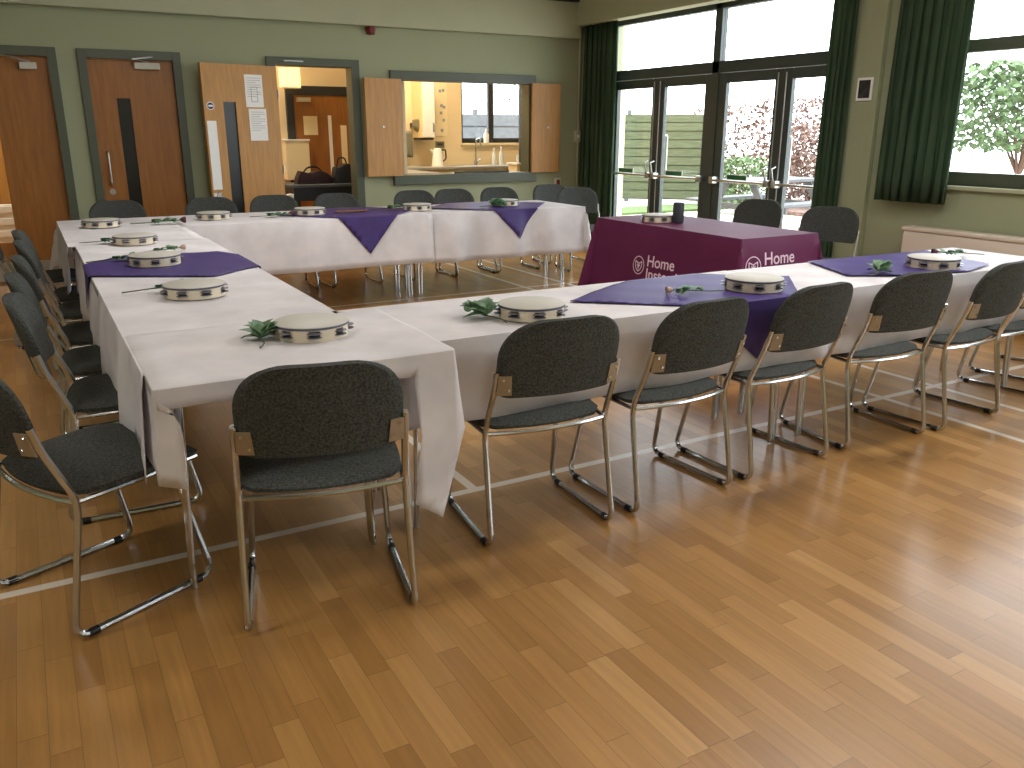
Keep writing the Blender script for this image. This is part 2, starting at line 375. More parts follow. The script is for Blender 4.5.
# ------------------------------------------------------------ glazed doors (right wall)
def bar_mesh(rects, x0, x1, bev=.004):
    bm = bmesh.new()
    for (y0, y1, z0, z1) in rects: box(bm, x0, x1, y0, y1, z0, z1, bev=bev)
    return bm
w = sroot('window_1', 'dark framed glazing above the glass doors', 'window')
fx0, fx1 = XR+.06, XR+.14
obj('window_frame', bar_mesh([(5.03, 8.70, 1.96, 2.07), (5.03, 8.70, 2.56, 2.62), (5.03, 5.09, 0, 2.62), (8.64, 8.70, 0, 2.62), (6.815, 6.915, 0, 2.62)], fx0, fx1), 'alu', w)
obj('glass_pane', BX(XR+.095, XR+.103, 5.09, 6.815, 2.07, 2.56), 'glass', w)
obj('glass_pane', BX(XR+.095, XR+.103, 6.915, 8.64, 2.07, 2.56), 'glass', w)
def glass_door(i, y0, y1, hinge_low, label, sign):
    """leaf from y0..y1"""
    d = sroot('door_%d' % i, label, 'door')
    st = .105
    bmf = bar_mesh([(y0, y0+st, .01, 1.955), (y1-st, y1, .01, 1.955), (y0+st, y1-st, 1.86, 1.955), (y0+st, y1-st, .01, .22)], XR+.075, XR+.125)
    obj('door_leaf', bmf, 'alu', d)
    obj('glass_pane', BX(XR+.097, XR+.103, y0+st, y1-st, .22, 1.86), 'glass', d)
    bm = bmesh.new(); tube(bm, [(XR+.01, y0+.03, .91), (XR+.01, y1-.03, .91)], .013, n=10)
    for yy in (y0+.05, y1-.05): box(bm, XR-.005, XR+.075, yy-.03, yy+.03, .875, .945, bev=.008)
    obj('panic_bar', bm, 'alum', d, True)
    yh = y0+.05 if hinge_low else y1-.05
    ym = y1-.05 if hinge_low else y0+.05
    bm = bmesh.new(); tube(bm, [(XR+.055, ym, .1), (XR+.055, ym, 1.92)], .006)
    obj('bolt_rod', bm, 'alum', d, True)
    bm = bmesh.new(); tube(bm, [(XR, ym, .92), (XR-.02, ym+.015, 1.05), (XR+.03, ym+.015, 1.07)], .010, n=8); obj('bar_lever', bm, 'alum', d, True)
    if sign:
        s = obj('exit_sign', BX(XR-.009, XR-.003, (y0+y1)/2-.14, (y0+y1)/2+.14, .925, .98), 'whitep', d)
        s2 = obj('sign_face', BX(XR-.011, XR-.009, (y0+y1)/2-.13, (y0+y1)/2+.13, .932, .973), 'signgreen', s)
    bm = bmesh.new(); tube(bm, [(XR+.125, ym, .9), (XR+.19, ym, .9), (XR+.19, ym, 1.35), (XR+.125, ym, 1.35)], .011, fil=.02); obj('pull_handle', bm, 'alum', d, True)
glass_door(4, 7.775, 8.64, False, 'glass door leaf nearest the back corner curtain', True)
glass_door(5, 6.915, 7.775, True, 'second glass door leaf from the back corner', True)
glass_door(6, 5.955, 6.815, False, 'third glass door leaf from the back corner', True)
glass_door(7, 5.09, 5.955, True, 'glass door leaf nearest the right window', False)
def side_window(i, y0, y1, label):
    w = sroot('window_%d' % i, label, 'window')
    ym = (y0+y1)/2
    obj('window_frame', bar_mesh([(y0, y1, 1.0, 1.10), (y0, y1, 1.96, 2.05), (y0, y1, 2.55, 2.62), (y0, y0+.07, 1.0, 2.62), (y1-.07, y1, 1.0, 2.62), (ym-.05, ym+.05, 1.0, 2.62)], XR+.06, XR+.14), M['frame'], w)
    obj('window_sill', BX(XR-.04, XR+.06, y0-.02, y1+.02, .97, 1.0, bev=.004), 'beam', w)
    for (a, b) in ((y0+.07, ym-.05), (ym+.05, y1-.07)):
        obj('glass_pane', BX(XR+.095, XR+.103, a, b, 1.10, 1.96), 'glass', w); obj('glass_pane', BX(XR+.095, XR+.103, a, b, 2.05, 2.55), 'glass', w)
side_window(2, 1.5, 4.6, 'window at the right with green sill rail')
side_window(3, -3.0, .6, 'window in the right wall beside the camera')

# curtains
def curtain(y0, y1, z0, z1, n, x, amp, label, seed, flare=0):
    rnd = random.Random(seed); bm = bmesh.new(); cols = n*10; rows = 8; g = []
    ph = [rnd.uniform(.7, 1.3) for _ in range(n+1)]
    for j in range(rows+1):
        t = j/rows; z = z1+(z0-z1)*t; row = []
        for i in range(cols+1):
            u = i/cols; k = int(u*n*.999); f = u*n*2*PI
            a = amp*ph[k]*(.55+.45*t)
            yy = y0+(y1-y0)*u + (u-.5)*flare*t + .012*math.sin(3*f+t*2)
            row.append(bm.verts.new((x-a*(.5+.5*math.cos(f+.4*math.sin(t*3+k))), yy, z)))
        g.append(row)
    for A, B in zip(g, g[1:]):
        for i in range(cols): bm.faces.new((A[i], A[i+1], B[i+1], B[i]))
    o = obj('curtain', bm, 'curtain', None, True, solid=.004); tag(o, label, 'curtain', None); return o
curtain(8.38, 9.02, .03, 2.60, 6, XR-.03, .09, 'dark green full length curtain in the back corner', 1)
curtain(5.07, 5.33, .03, 2.60, 4, XR-.05, .06, 'dark green full length curtain between glass doors and pilaster', 2)
curtain(4.05, 4.66, .86, 2.60, 7, XR-.06, .09, 'green short curtain at the side of the right window', 3)

# radiator cover
t = thing('radiator', 'long cream radiator casing under the right window', 'radiator', (XR-.045, 0, 0))
bm = bmesh.new(); box(bm, -.14, -.02, 1.6, 4.33, .06, .65, bev=.03); obj('radiator_casing', bm, 'radiator', t, True)
bm = bmesh.new(); box(bm, -.145, -.0, 1.59, 4.34, .645, .68, bev=.015); obj('top_grille', bm, 'radiator', t, True)
for yy in (1.9, 4.1): obj('foot', BX(-.12, -.04, yy-.03, yy+.03, 0, .07), 'radiator', t)

# wall picture, bell, pipe, boxes
t = thing('wall_picture', 'small dark picture with white border on the pilaster', 'picture', (XR-.055, 4.94, 1.73))
obj('mount', BX(-.008, 0, -.075, .075, -.09, .09), 'paper', t)
bm = BX(-.011, -.008, -.055, .055, -.07, .07); obj('print', bm, mat('dark photograph print', (30, 30, 32), .4, noise=2, scale=18, dark=(10, 10, 10)), t)
t = thing('alarm_bell', 'small red round fire bell under the back wall beam', 'alarm', (3.46, D, 2.43))
bm = bmesh.new(); lathe(bm, [(0, .07), (.03, .065), (.05, .04), (.055, 0), (0, 0)], 20); o = obj('bell_dome', bm, 'red', t, True); o.rotation_euler = (R(90), 0, 0)
o = obj('bell_base', BX(-.05, .05, -.02, 0, -.05, .05, bev=.008), 'darkgrey', t)
t = thing('pipe_run', 'thin cream pipe down the back corner with switch box', 'pipe', (6.15, D, 0))
bm = bmesh.new(); tube(bm, [(0, -.03, .62), (0, -.03, 3.25)], .012); obj('pipe', bm, 'pipe', t, True)
obj('switch_box', BX(-.06, .045, -.055, 0, 1.26, 1.40, bev=.006), 'pipe', t)
obj('switch', BX(-.03, .01, -.062, -.055, 1.31, 1.35, bev=.002), 'whitep', t)
t = thing('wall_socket', 'small white and dark socket on the back wall beside the hatch', 'socket', (5.87, D, .76))
obj('socket_plate', BX(-.045, .045, -.012, 0, -.07, .07, bev=.003), 'closer', t); obj('socket_face', BX(-.015, .03, -.02, -.012, -.045, .045), 'red', t)

# fill lights added on the ceiling out of frame to brighten the hall
for i, (x, y) in enumerate(((.6, -1.5), (3.8, -1.5), (-1.8, 2.4), (3.6, 2.6), (1.6, 5.6))):
    t = thing('ceiling_light', ['added fill light on the ceiling above the camera on the left', 'added fill light on the ceiling near the front wall on the right', 'added fill light on the ceiling above the left aisle', 'added fill light on the ceiling above the near right table row', 'added fill light on the ceiling above the middle of the table square'][i], 'light', (x, y, ZC), 0, 'added fill lights')
    obj('fill_body', BX(-.62, .62, -.32, .32, -.06, 0, bev=.01), 'whitep', t); obj('diffuser', BX(-.58, .58, -.28, .28, -.075, -.06, bev=.004), 'fill_lamp', t)
    a = area('lamp', (x, y, ZC-.09), (0, 0, 0), 1.1, .5, (30, 52, 34, 46, 44)[i], (.97, .985, 1))

# ------------------------------------------------------------ cloths and tables
TZ = .73
def cloth(name, label, m, x0, x1, y0, y1, dl, dr, dn, df, z=TZ+.004, step=.05, wave=.008, flare=.02, seed=0, k=.25, cat='tablecloth', group=None, solid=.002, parent=None, rot=None, wf=None, fin=None, ret=False):
    """rectangle x0..x1,y0..y1 on the table; drops left,right,near,far"""
    rnd = random.Random(seed); p1, p2 = rnd.uniform(0, 6), rnd.uniform(0, 6); f1, f2 = (wf or 9), (wf or 9)*1.7
    def mp(s, t, off=0):
        cx, cy = min(max(s, x0), x1), min(max(t, y0), y1)
        a = (s-x1) if s > x1 else (x0-s if s < x0 else 0); b = (t-y1) if t > y1 else (y0-t if t < y0 else 0)
        r = math.hypot(a, b)
        if r < 1e-6: return Vector((cx, cy, z+off))
        ux = math.copysign(1, s-x1) if a else 0; uy = math.copysign(1, t-y1) if b else 0
        if a: ux = 1 if s > x1 else -1
        if b: uy = 1 if t > y1 else -1
        th = 2*a*b/(r*r) if r else 0
        al = (cy if a else 0)+(cx if b else 0)
        wv = wave*(math.sin(al*f1+p1)+.6*math.sin(al*f2+p2))*min(1, r/.15)
        out = .006+flare*(r/.3)+wv+off
        rr = .02
        zz = z - r + (.004 if r > .02 else 0)
        dx, dy = (a/r)*ux, (b/r)*uy
        if fin and a and b: return Vector((cx+dx*out-ux*fin[0]*th*r, cy+dy*out+uy*fin[1]*th*r, zz))
        return Vector((cx+dx*(out+k*th*r), cy+dy*(out+k*th*r), zz))
    if ret: return mp
    def axis(a0, a1, d0, d1):
        v = []
        if d0 > 0: 
            n = max(2, int(d0/step)); v += [a0-d0+i*d0/n for i in range(n)]
        n = max(2, int((a1-a0)/step)); v += [a0+i*(a1-a0)/n for i in range(n+1)]
        if d1 > 0:
            n = max(2, int(d1/step)); v += [a1+(i+1)*d1/n for i in range(n)]
        return v
    S, T = axis(x0, x1, dl, dr), axis(y0, y1, dn, df)
    bm = bmesh.new(); g = [[bm.verts.new(mp(s, t)) for t in T] for s in S]
    for i in range(len(S)-1):
        for j in range(len(T)-1): bm.faces.new((g[i][j], g[i+1][j], g[i+1][j+1], g[i][j+1]))
    o = obj(name, bm, m, parent, True, solid=solid)
    if parent is None: tag(o, label, cat, group)
    return o
def table(label, cx, cy, lx, ly, group, rz=0, ix=.07, iy=.14, z=TZ):
    """folding table; long side lx along local x"""
    t = thing('folding_table', label, 'table', (cx, cy, 0), rz, group)
    obj('tabletop', BX(-lx/2, lx/2, -ly/2, ly/2, z-.03, z, bev=.006), 'tabletop', t)
    for sx in (-1, 1):
        for sy in (-1, 1):
            bm = bmesh.new(); x = sx*(lx/2-ix); y = sy*(ly/2-iy)
            tube(bm, [(x, y, z-.03), (x, y+sy*.02, .008)], .0095)
            tube(bm, [(x-sx*.05, y, z-.03), (x-sx*.024, y+sy*.02, .008)], .0095)
            obj('leg', bm, 'chrome', t, True)
    bm = bmesh.new(); box(bm, -lx/2+.05, lx/2-.05, -ly/2+.1, -ly/2+.12, z-.07, z-.03); box(bm, -lx/2+.05, lx/2-.05, ly/2-.12, ly/2-.1, z-.07, z-.03)
    obj('under_rail', bm, 'darkgrey', t)
    return t
TT = TZ-.004
# left row (runs away from the camera)
for i, (a, b, lab) in enumerate(((2.38, 4.05, 'table under white cloth at the near end of the left row'), (4.06, 5.73, 'table in the middle of the left row under the purple runner'), (5.74, 7.36, 'table at the far end of the left row in the back corner of the square'))):
    table(lab, .59-(a-2.4)*.006, (a+b)/2, b-a, .74, 'folding tables of the left row', rz=R(90), ix=.17, iy=.09, z=TT)
for i, (a, b, lab) in enumerate(((.98, 2.95, 'near row table joined to the left row corner'), (2.96, 4.78, 'near row table at the right end'))):
    table(lab, (a+b)/2, 2.79, b-a, .62, 'folding tables of the near row', z=TT)
for i, (a, b, lab) in enumerate(((.98, 2.86, 'back row table nearest the left corner'), (2.87, 4.44, 'back row table at its right end'))):
    table(lab, (a+b)/2, 6.93, b-a, .82, 'folding tables of the back row', iy=.28, ix=.03, z=TT)
# white cloths
cloth('tablecloth', 'white cloth over the middle of the left row under the purple square', 'white', .215, .975, 2.50, 5.72, .33, .3, 0, 0, z=TZ+.003, seed=2, wave=.012, group='white tablecloths')
cloth('tablecloth', 'white cloth over the far end of the left row', 'white', .175, .965, 5.66, 7.38, .34, 0, 0, .3, z=TZ+.001, seed=3, wave=.01, group='white tablecloths')
cloth('tablecloth', 'white cloth over the left half of the near row', 'white', .96, 2.98, 2.46, 3.10, 0, 0, .29, .30, z=TZ+.003, seed=4, wave=.01, group='white tablecloths')
cloth('tablecloth', 'white cloth over the right half of the near row', 'white', 2.96, 4.80, 2.47, 3.10, 0, .3, .29, .30, z=TZ+.001, seed=5, wave=.01, group='white tablecloths')
cloth('tablecloth', 'white cloth on the back row hanging left of the serving hatch', 'white', .95, 2.92, 6.50, 7.36, 0, 0, .40, .25, z=TZ+.003, seed=6, wave=.010, wf=5, group='white tablecloths')
cloth('tablecloth', 'white cloth with soft folds on the right end of the back row', 'white', 2.90, 4.46, 6.50, 7.36, 0, .34, .41, .25, z=TZ+.001, seed=7, wave=.022, wf=12, k=.1, group='white tablecloths')

# purple cloths: convex polygon laid over a table and folded down at the given edges
def overlay(label, poly, rect, group, z=TZ+.0095, step=.04, seed=0, m='purple', name='table_overlay', cat='cloth', **kw):
    x0, x1, y0, y1 = rect
    mp = cloth('', '', None, x0, x1, y0, y1, 0, 0, 0, 0, z=z, ret=True, seed=seed, **kw)
    bm = bmesh.new(); vs_ = [bm.verts.new((*p, 0)) for p in poly]; bm.faces.new(vs_)
    xs = [p[0] for p in poly]; ys = [p[1] for p in poly]
    def cut(co, no): bmesh.ops.bisect_plane(bm, geom=bm.verts[:]+bm.edges[:]+bm.faces[:], plane_co=co, plane_no=no)
    v = min(xs)+step
    cx = sorted(set([x0, x1, x0-.004, x1+.004]+[min(xs)+step*i for i in range(1, int((max(xs)-min(xs))/step)+1)]))
    cy = sorted(set([y0, y1, y0-.004, y1+.004]+[min(ys)+step*i for i in range(1, int((max(ys)-min(ys))/step)+1)]))
    for v in cx: cut((v, 0, 0), (1, 0, 0))
    for v in cy: cut((0, v, 0), (0, 1, 0))
    for q in bm.verts:
        s, t = q.co.x, q.co.y; p = mp(s, t)
        if x0 < s < x1 and y0 < t < y1: p.z += .0015*math.sin(s*23+seed)*math.sin(t*17+seed)+.0015
        q.co = p
        if s < x0: q.co.x -= .008
        if s > x1: q.co.x += .008
        if t < y0: q.co.y -= .008
        if t > y1: q.co.y += .008
    o = obj(name, bm, m, None, True, solid=.0015); tag(o, label, cat, group); return o
G = 'purple overlay cloths'
overlay('white cloth over the near corner of the left row with long drooping corners', [(-.05, 3.02), (-.05, 2.29), (.30, 2.285), (.97, 2.275), (.985, 2.08), (.95, 1.86), (1.045, 1.79), (1.145, 2.08), (1.115, 2.35), (1.12, 3.04)], (.235, 9, 2.35, 9), 'white tablecloths', z=TZ+.0065, seed=1, m='white', name='tablecloth', cat='tablecloth', wave=.008, fin=(.55, .35))
overlay('purple cloth laid across the left row with a flap over its left side', [(.02, 4.60), (.20, 4.80), (.40, 5.05), (.90, 4.99), (1.15, 4.45), (.90, 4.28), (.72, 4.12), (.21, 4.40)], (.215, .975, 2.0, 8), G, seed=2, **dict(wave=.012))
overlay('purple cloth on the near row whose point hangs behind the third chair', [(1.85, 2.79), (2.07, 2.93), (2.35, 3.07), (2.75, 3.07), (3.10, 2.80), (2.56, 2.20)], (0, 6, 2.46, 3.10), G, seed=4, wave=.01)
overlay('purple cloth on the right end of the near row under roses and a tambourine', [(3.36, 2.68), (3.55, 3.09), (4.48, 3.05), (4.30, 2.56), (4.0, 2.475), (3.6, 2.55)], (0, 6, 2.47, 3.10), G, seed=5, wave=.01)
overlay('purple cloth on the back row below the doorway with a hanging point', [(1.74, 6.95), (2.15, 7.34), (2.6, 7.34), (3.0, 6.98), (2.36, 6.20)], (0, 6, 6.50, 7.36), G, seed=6, wave=.01, wf=5)
overlay('purple cloth on the back row below the hatch with a hanging point', [(3.06, 6.98), (3.45, 7.34), (3.95, 7.34), (4.32, 6.98), (3.74, 6.24)], (0, 6, 6.50, 7.36), G, seed=7, wave=.022, wf=12)

# maroon table
table('table hidden under the plum cloth by the glass doors', 4.31, 4.795, 1.58, .68, None, rz=R(90), z=TT)
mk = dict(z=TZ+.004, seed=9, flare=.03, wave=.006, k=.16, wf=6)
mr = cloth('tablecloth', 'plum cloth with white logo print hanging almost to the floor', 'maroon', 3.96, 4.66, 3.99, 5.60, .55, .55, .55, .55, **mk)
mpm = cloth('', '', None, 3.96, 4.66, 3.99, 5.60, .55, .55, .55, .55, ret=True, **mk)
def logo(side, centre, scale):
    """word mark + emblem as thin mesh following the cloth; side 'x' = left side, 'y' = near side"""
    bm = bmesh.new()
    def addtext(txt, ox, oz, size):
        cu = bpy.data.curves.new('t', 'FONT'); cu.body = txt; cu.size = size; cu.offset = .0012
        ob = bpy.data.objects.new('t', cu); C.objects.link(ob)
        bpy.context.view_layer.update()
        dg = bpy.context.evaluated_depsgraph_get(); me = bpy.data.meshes.new_from_object(ob.evaluated_get(dg))
        b2 = bmesh.new(); b2.from_mesh(me); bmesh.ops.subdivide_edges(b2, edges=[e for e in b2.edges if e.calc_length() > .05], cuts=2)
        off = {}
        for v in b2.verts: off[v.index] = bm.verts.new((v.co.x+ox, v.co.y+oz, 0))
        b2.verts.index_update()
        for f in b2.faces:
            try: bm.faces.new([off[v.index] for v in f.verts])
            except Exception: pass
        b2.free(); bpy.data.objects.remove(ob); bpy.data.meshes.remove(me); bpy.data.curves.remove(cu)
    s = scale
    addtext('Home', .0, .0, .105*s); addtext('Instead', .0, -.085*s, .105*s)
    cx, cy, r = -.085*s, -.005*s, .062*s
    def ring(cx, cy, rx0, rx1, n=36, a0=0, a1=2*PI, ky=1.0):
        pa = []
        for i in range(n+1):
            a = a0+(a1-a0)*i/n
            pa.append((bm.verts.new((cx+rx0*math.cos(a), cy+ky*rx0*math.sin(a), 0)), bm.verts.new((cx+rx1*math.cos(a), cy+ky*rx1*math.sin(a), 0))))
        for p, q in zip(pa, pa[1:]): bm.faces.new((p[0], q[0], q[1], p[1]))
    ring(cx, cy, r*.9, r)
    # shield with three strokes
    def stroke(pts, w):
        for (a, b), (c, d_) in zip(pts, pts[1:]):
            dx, dy = c-a, d_-b; L = math.hypot(dx, dy); nx, ny = -dy/L*w, dx/L*w
            bm.faces.new([bm.verts.new(p) for p in ((a+nx, b+ny, 0), (c+nx, d_+ny, 0), (c-nx, d_-ny, 0), (a-nx, b-ny, 0))])
    q = r*.55
    stroke([(cx-q, cy+q*.8), (cx-q, cy-q*.1), (cx-q*.6, cy-q*.8), (cx, cy-q*1.2), (cx+q*.6, cy-q*.8), (cx+q, cy-q*.1), (cx+q, cy+q*.8), (cx, cy+q*.35), (cx-q, cy+q*.8)], r*.06)
    stroke([(cx, cy+q*.35), (cx, cy-q*.8)], r*.06); stroke([(cx-q*.45, cy+q*.2), (cx, cy-q*.45), (cx+q*.45, cy+q*.2)], r*.06)
    for v in bm.verts:
        u, z_ = v.co.x, v.co.y; drop = .73-(centre[1]+z_)
        if side == 'x': p = mpm(3.96-drop, centre[0]-u, .004)
        else: p = mpm(centre[0]+u, 3.99-drop, .004)
        v.co = p
    o = obj('logo_print', bm, 'print', mr, False, solid=0)
    s_ = o.modifiers.new('thick', 'SOLIDIFY'); s_.thickness = .0006
    return o
logo('x', (4.89, .435), 1.1)
logo('y', (4.14, .55), 1.1)

# ------------------------------------------------------------ chairs
def pad(bm, rows, thick, yf, n=14, edge=.35):
    """rows: list (z, halfwidth); yf(x,z)->centre y ; makes a closed cushion"""
    Fr, Bk = [], []
    for z, hw in rows:
        fr, bk = [], []
        for i in range(n+1):
            u = -1+2*i/n; uu = math.sin(u*PI/2)*.35+u*.65; x = uu*hw; 
            fr.append(bm.verts.new((x, yf(x, z)+thick/2*(1 if abs(u) < 1 else .3), z))); bk.append(bm.verts.new((x, yf(x, z)-thick/2*(1 if abs(u) < 1 else .3), z)))
        Fr.append(fr); Bk.append(bk)
    for G_ in (Fr, Bk):
        for A, B in zip(G_, G_[1:]):
            for i in range(n): bm.faces.new((A[i], A[i+1], B[i+1], B[i]))
    for j in range(len(rows)-1):
        for i in (0, n): bm.faces.new((Fr[j][i], Fr[j+1][i], Bk[j+1][i], Bk[j][i]))
    for j in (0, len(rows)-1):
        for i in range(n): bm.faces.new((Fr[j][i], Fr[j][i+1], Bk[j][i+1], Bk[j][i]))
ZB0, ZB1 = .555, .822
def back_y(x, z): return -.035-(z-.55)*.24+.05*(x/.24)**2
def make_chair():
    t = thing('stacking_chair', 'chair', 'chair', (0, 0, 0))
    bm = bmesh.new()
    rows = [(ZB0, .200), (ZB0+.008, .214)]
    rc = .13; cz = ZB1-rc
    z = ZB0+.03
    while z < cz: rows.append((z, .218+.008*min(1, (z-ZB0)/.1))); z += .025
    for k in range(0, 11):
        a = (k/10*.985)*PI/2; rows.append((cz+rc*math.sin(a)**.95,   .226-rc*1.15+rc*1.15*math.cos(a)**.85))
    pad(bm, rows, .034, back_y, n=18)
    b = obj('backrest', bm, 'fabric', t, True)
    # rear shell seam
    # brackets on the rear face
    for s in (-1, 1):
        bm = bmesh.new(); pts = []
        for (x, z) in ((.180, .566), (.226, .566), (.226, .636), (.186, .636)):
            pts.append((s*x, back_y(x, z)-.022, z))
        A = [bm.verts.new(p) for p in pts]; B = [bm.verts.new((p[0], p[1]+.006, p[2])) for p in pts]
        bm.faces.new(A); bm.faces.new(B[::-1])
        for i in range(4): bm.faces.new((A[i], A[(i+1) % 4], B[(i+1) % 4], B[i]))
        q = obj('back_bracket', bm, 'brass', t)
        for (x, z) in ((.192, .585), (.212, .622)):
            bm = bmesh.new(); yy = back_y(x, z)-.022; cyl(bm, (s*x, yy, z), (s*x, yy-.004, z), .005, n=8); obj('bolt', bm, 'chrome', q)
    # seat
    bm = bmesh.new(); nr, nc = 10, 14; top, bot = [], []
    for j in range(nr+1):
        v = j/nr; y = .066+.405*v; hw = .228+.016*math.sin(v*PI)+(-.02 if j in (nr,) else 0)-(.03 if j == 0 else 0)
        rt, rb = [], []
        for i in range(nc+1):
            u = -1+2*i/nc; x = u*hw; bow = -.03*(1-u*u)*(1-v)+.02*(1-u*u)*v
            e = max(abs(u)**6, abs(2*v-1)**8)
            zt = .450+.018*v-.012*(1-abs(u)**2)*.6-e*.018-.02*max(0, v-.8)/.2
            rt.append(bm.verts.new((x, y+bow, zt))); rb.append(bm.verts.new((x*.985, y+bow, .418+.008*v)))
        top.append(rt); bot.append(rb)
    for Gd in (top, bot):
        for A, B in zip(Gd, Gd[1:]):
            for i in range(nc): bm.faces.new((A[i], A[i+1], B[i+1], B[i]))
    for j in range(nr):
        for i in (0, nc): bm.faces.new((top[j][i], top[j+1][i], bot[j+1][i], bot[j][i]))
    for j in (0, nr):
        for i in range(nc): bm.faces.new((top[j][i], top[j][i+1], bot[j][i+1], bot[j][i]))
    obj('seat', bm, 'fabric', t, True)
    for s in (-1, 1):
        bm = bmesh.new()
        tube(bm, [(s*.229, back_y(.229, .65)-.01, .650), (s*.230, back_y(.23, .58)-.008, .58), (s*.236, .068, .41), (s*.244, -.004, .012), (s*.232, .46, .012), (s*.205, .37, .415)], .0105, n=8, fil=.05)
        obj('side_frame', bm, 'chrome', t, True)
        bm = bmesh.new(); tube(bm, [(s*.234, .070, .409), (s*.238, .25, .414), (s*.226, .45, .422)], .0085, n=8); obj('seat_rail', bm, 'chrome', t, True)
        for yy in (.05, .40):
            bm = bmesh.new(); xx = s*(.246-.014*yy/.46); cyl(bm, (xx, yy-.014, .0115), (xx, yy+.014, .0115), .0125, n=10)
            for v in bm.verts: v.co.z = max(0.0, v.co.z)
            obj('glide', bm, 'black', t, True)
    bm = bmesh.new()
    tube(bm, [(x, (.066-.036*(1-(x/.238)**2)), .406) for x in [-.238+.476*i/12 for i in range(13)]], .0085, n=8); obj('rear_rail', bm, 'chrome', t, True)
    bm = bmesh.new(); tube(bm, [(-.21, .36, .412), (.21, .36, .412)], .009); obj('cross_tube', bm, 'chrome', t, True)
    return t
chair0 = make_chair()
used = [False]
def chair(x, y, face, label, group):
    """x,y centre between the rear feet, face = direction angle (deg) of the seat front, 90 = +y"""
    rz = R(face-90)
    if not used[0]:
        used[0] = True; chair0.location = (x, y, 0); chair0.rotation_euler = (0, 0, rz); chair0['label'] = label; chair0['group'] = group; return chair0
    return dup(chair0, (x, y, 0), rz, label, group)
def chair_feet(L, Rr, label, group):
    x, y = (L[0]+Rr[0])/2, (L[1]+Rr[1])/2; a = math.degrees(math.atan2(Rr[1]-L[1], Rr[0]-L[0])); return chair(x-(.008 if x < 1.5 else .028), y-.028, a+90, label, group)
g1 = 'charcoal chairs along the near row'
chair_feet((.385, 2.235), (.865, 2.125), 'charcoal chair at the near end of the left row, back to the camera', g1)
chair_feet((1.24, 2.35), (1.73, 2.31), 'charcoal chair first to the right of the white corner drape', g1)
chair_feet((1.87, 2.32), (2.37, 2.34), 'charcoal chair directly left of the hanging purple point', g1)
chair_feet((2.48, 2.34), (2.97, 2.37), 'charcoal chair directly right of the hanging purple point', g1)
chair_feet((3.12, 2.38), (3.60, 2.34), 'charcoal chair in front of the roses on the right purple cloth', g1)
chair_feet((3.73, 2.32), (4.22, 2.355), 'charcoal chair at the right picture edge in front of the last tambourine', g1)
chair_feet((4.22, 2.35), (4.69, 2.40), 'charcoal chair cut by the right picture edge, only seat and runners seen', g1)
chair_feet((4.99, 2.50), (5.46, 2.62), 'charcoal chair past the right end of the near row', g1)
g2 = 'charcoal chairs along the left row'
chair(-.155, 2.64, 25, 'large charcoal chair cut by the left picture edge, turned towards the table', g2)
for (x, y, f, lab) in ((-0.010, 3.49, -3, 'nearest of the six charcoal chairs pushed in along the left row'), (-0.010, 4.03, 0, 'second charcoal chair up the left row from the camera'), (0.010, 4.61, 2, 'third charcoal chair up the left row, beside the purple flap'), (0.020, 5.27, 0, 'fourth charcoal chair up the left row'), (0.010, 5.82, -2, 'fifth charcoal chair up the left row'), (-.20, 6.56, 0, 'farthest charcoal chair of the left row, pulled out towards the door')):
    chair(x, y, f, lab, g2)
g3 = 'charcoal chairs behind the back row'
for (x, y, f, lab) in ((.66, 7.95, -90, 'charcoal chair in front of the oak door with the dark narrow panel'), (1.43, 7.95, -90, 'charcoal chair in front of the open oak leaf with the white push plate'), (1.99, 7.95, -91, 'charcoal chair in front of the open oak leaf, below its notices'), (2.58, 7.92, -88, 'charcoal chair in front of the open doorway'), (3.39, 7.93, -90, 'charcoal chair under the left end of the serving hatch'), (3.84, 7.95, -90, 'charcoal chair under the middle of the serving hatch'), (4.37, 7.95, -92, 'charcoal chair under the right end of the serving hatch'), (5.13, 8.14, -95, 'charcoal chair half hidden behind the corner chair of the back row'), (5.10, 7.57, -104, 'charcoal chair at the right end of the back row beside the dark curtain')):
    chair(x, y, f, lab, g3)
g4 = 'charcoal chairs by the glass doors'
chair(5.55, 5.45, 195, 'charcoal chair in front of the glass doors behind the plum table', g4)
chair(5.50, 4.62, 205, 'charcoal chair beside the pilaster behind the plum table', g4)

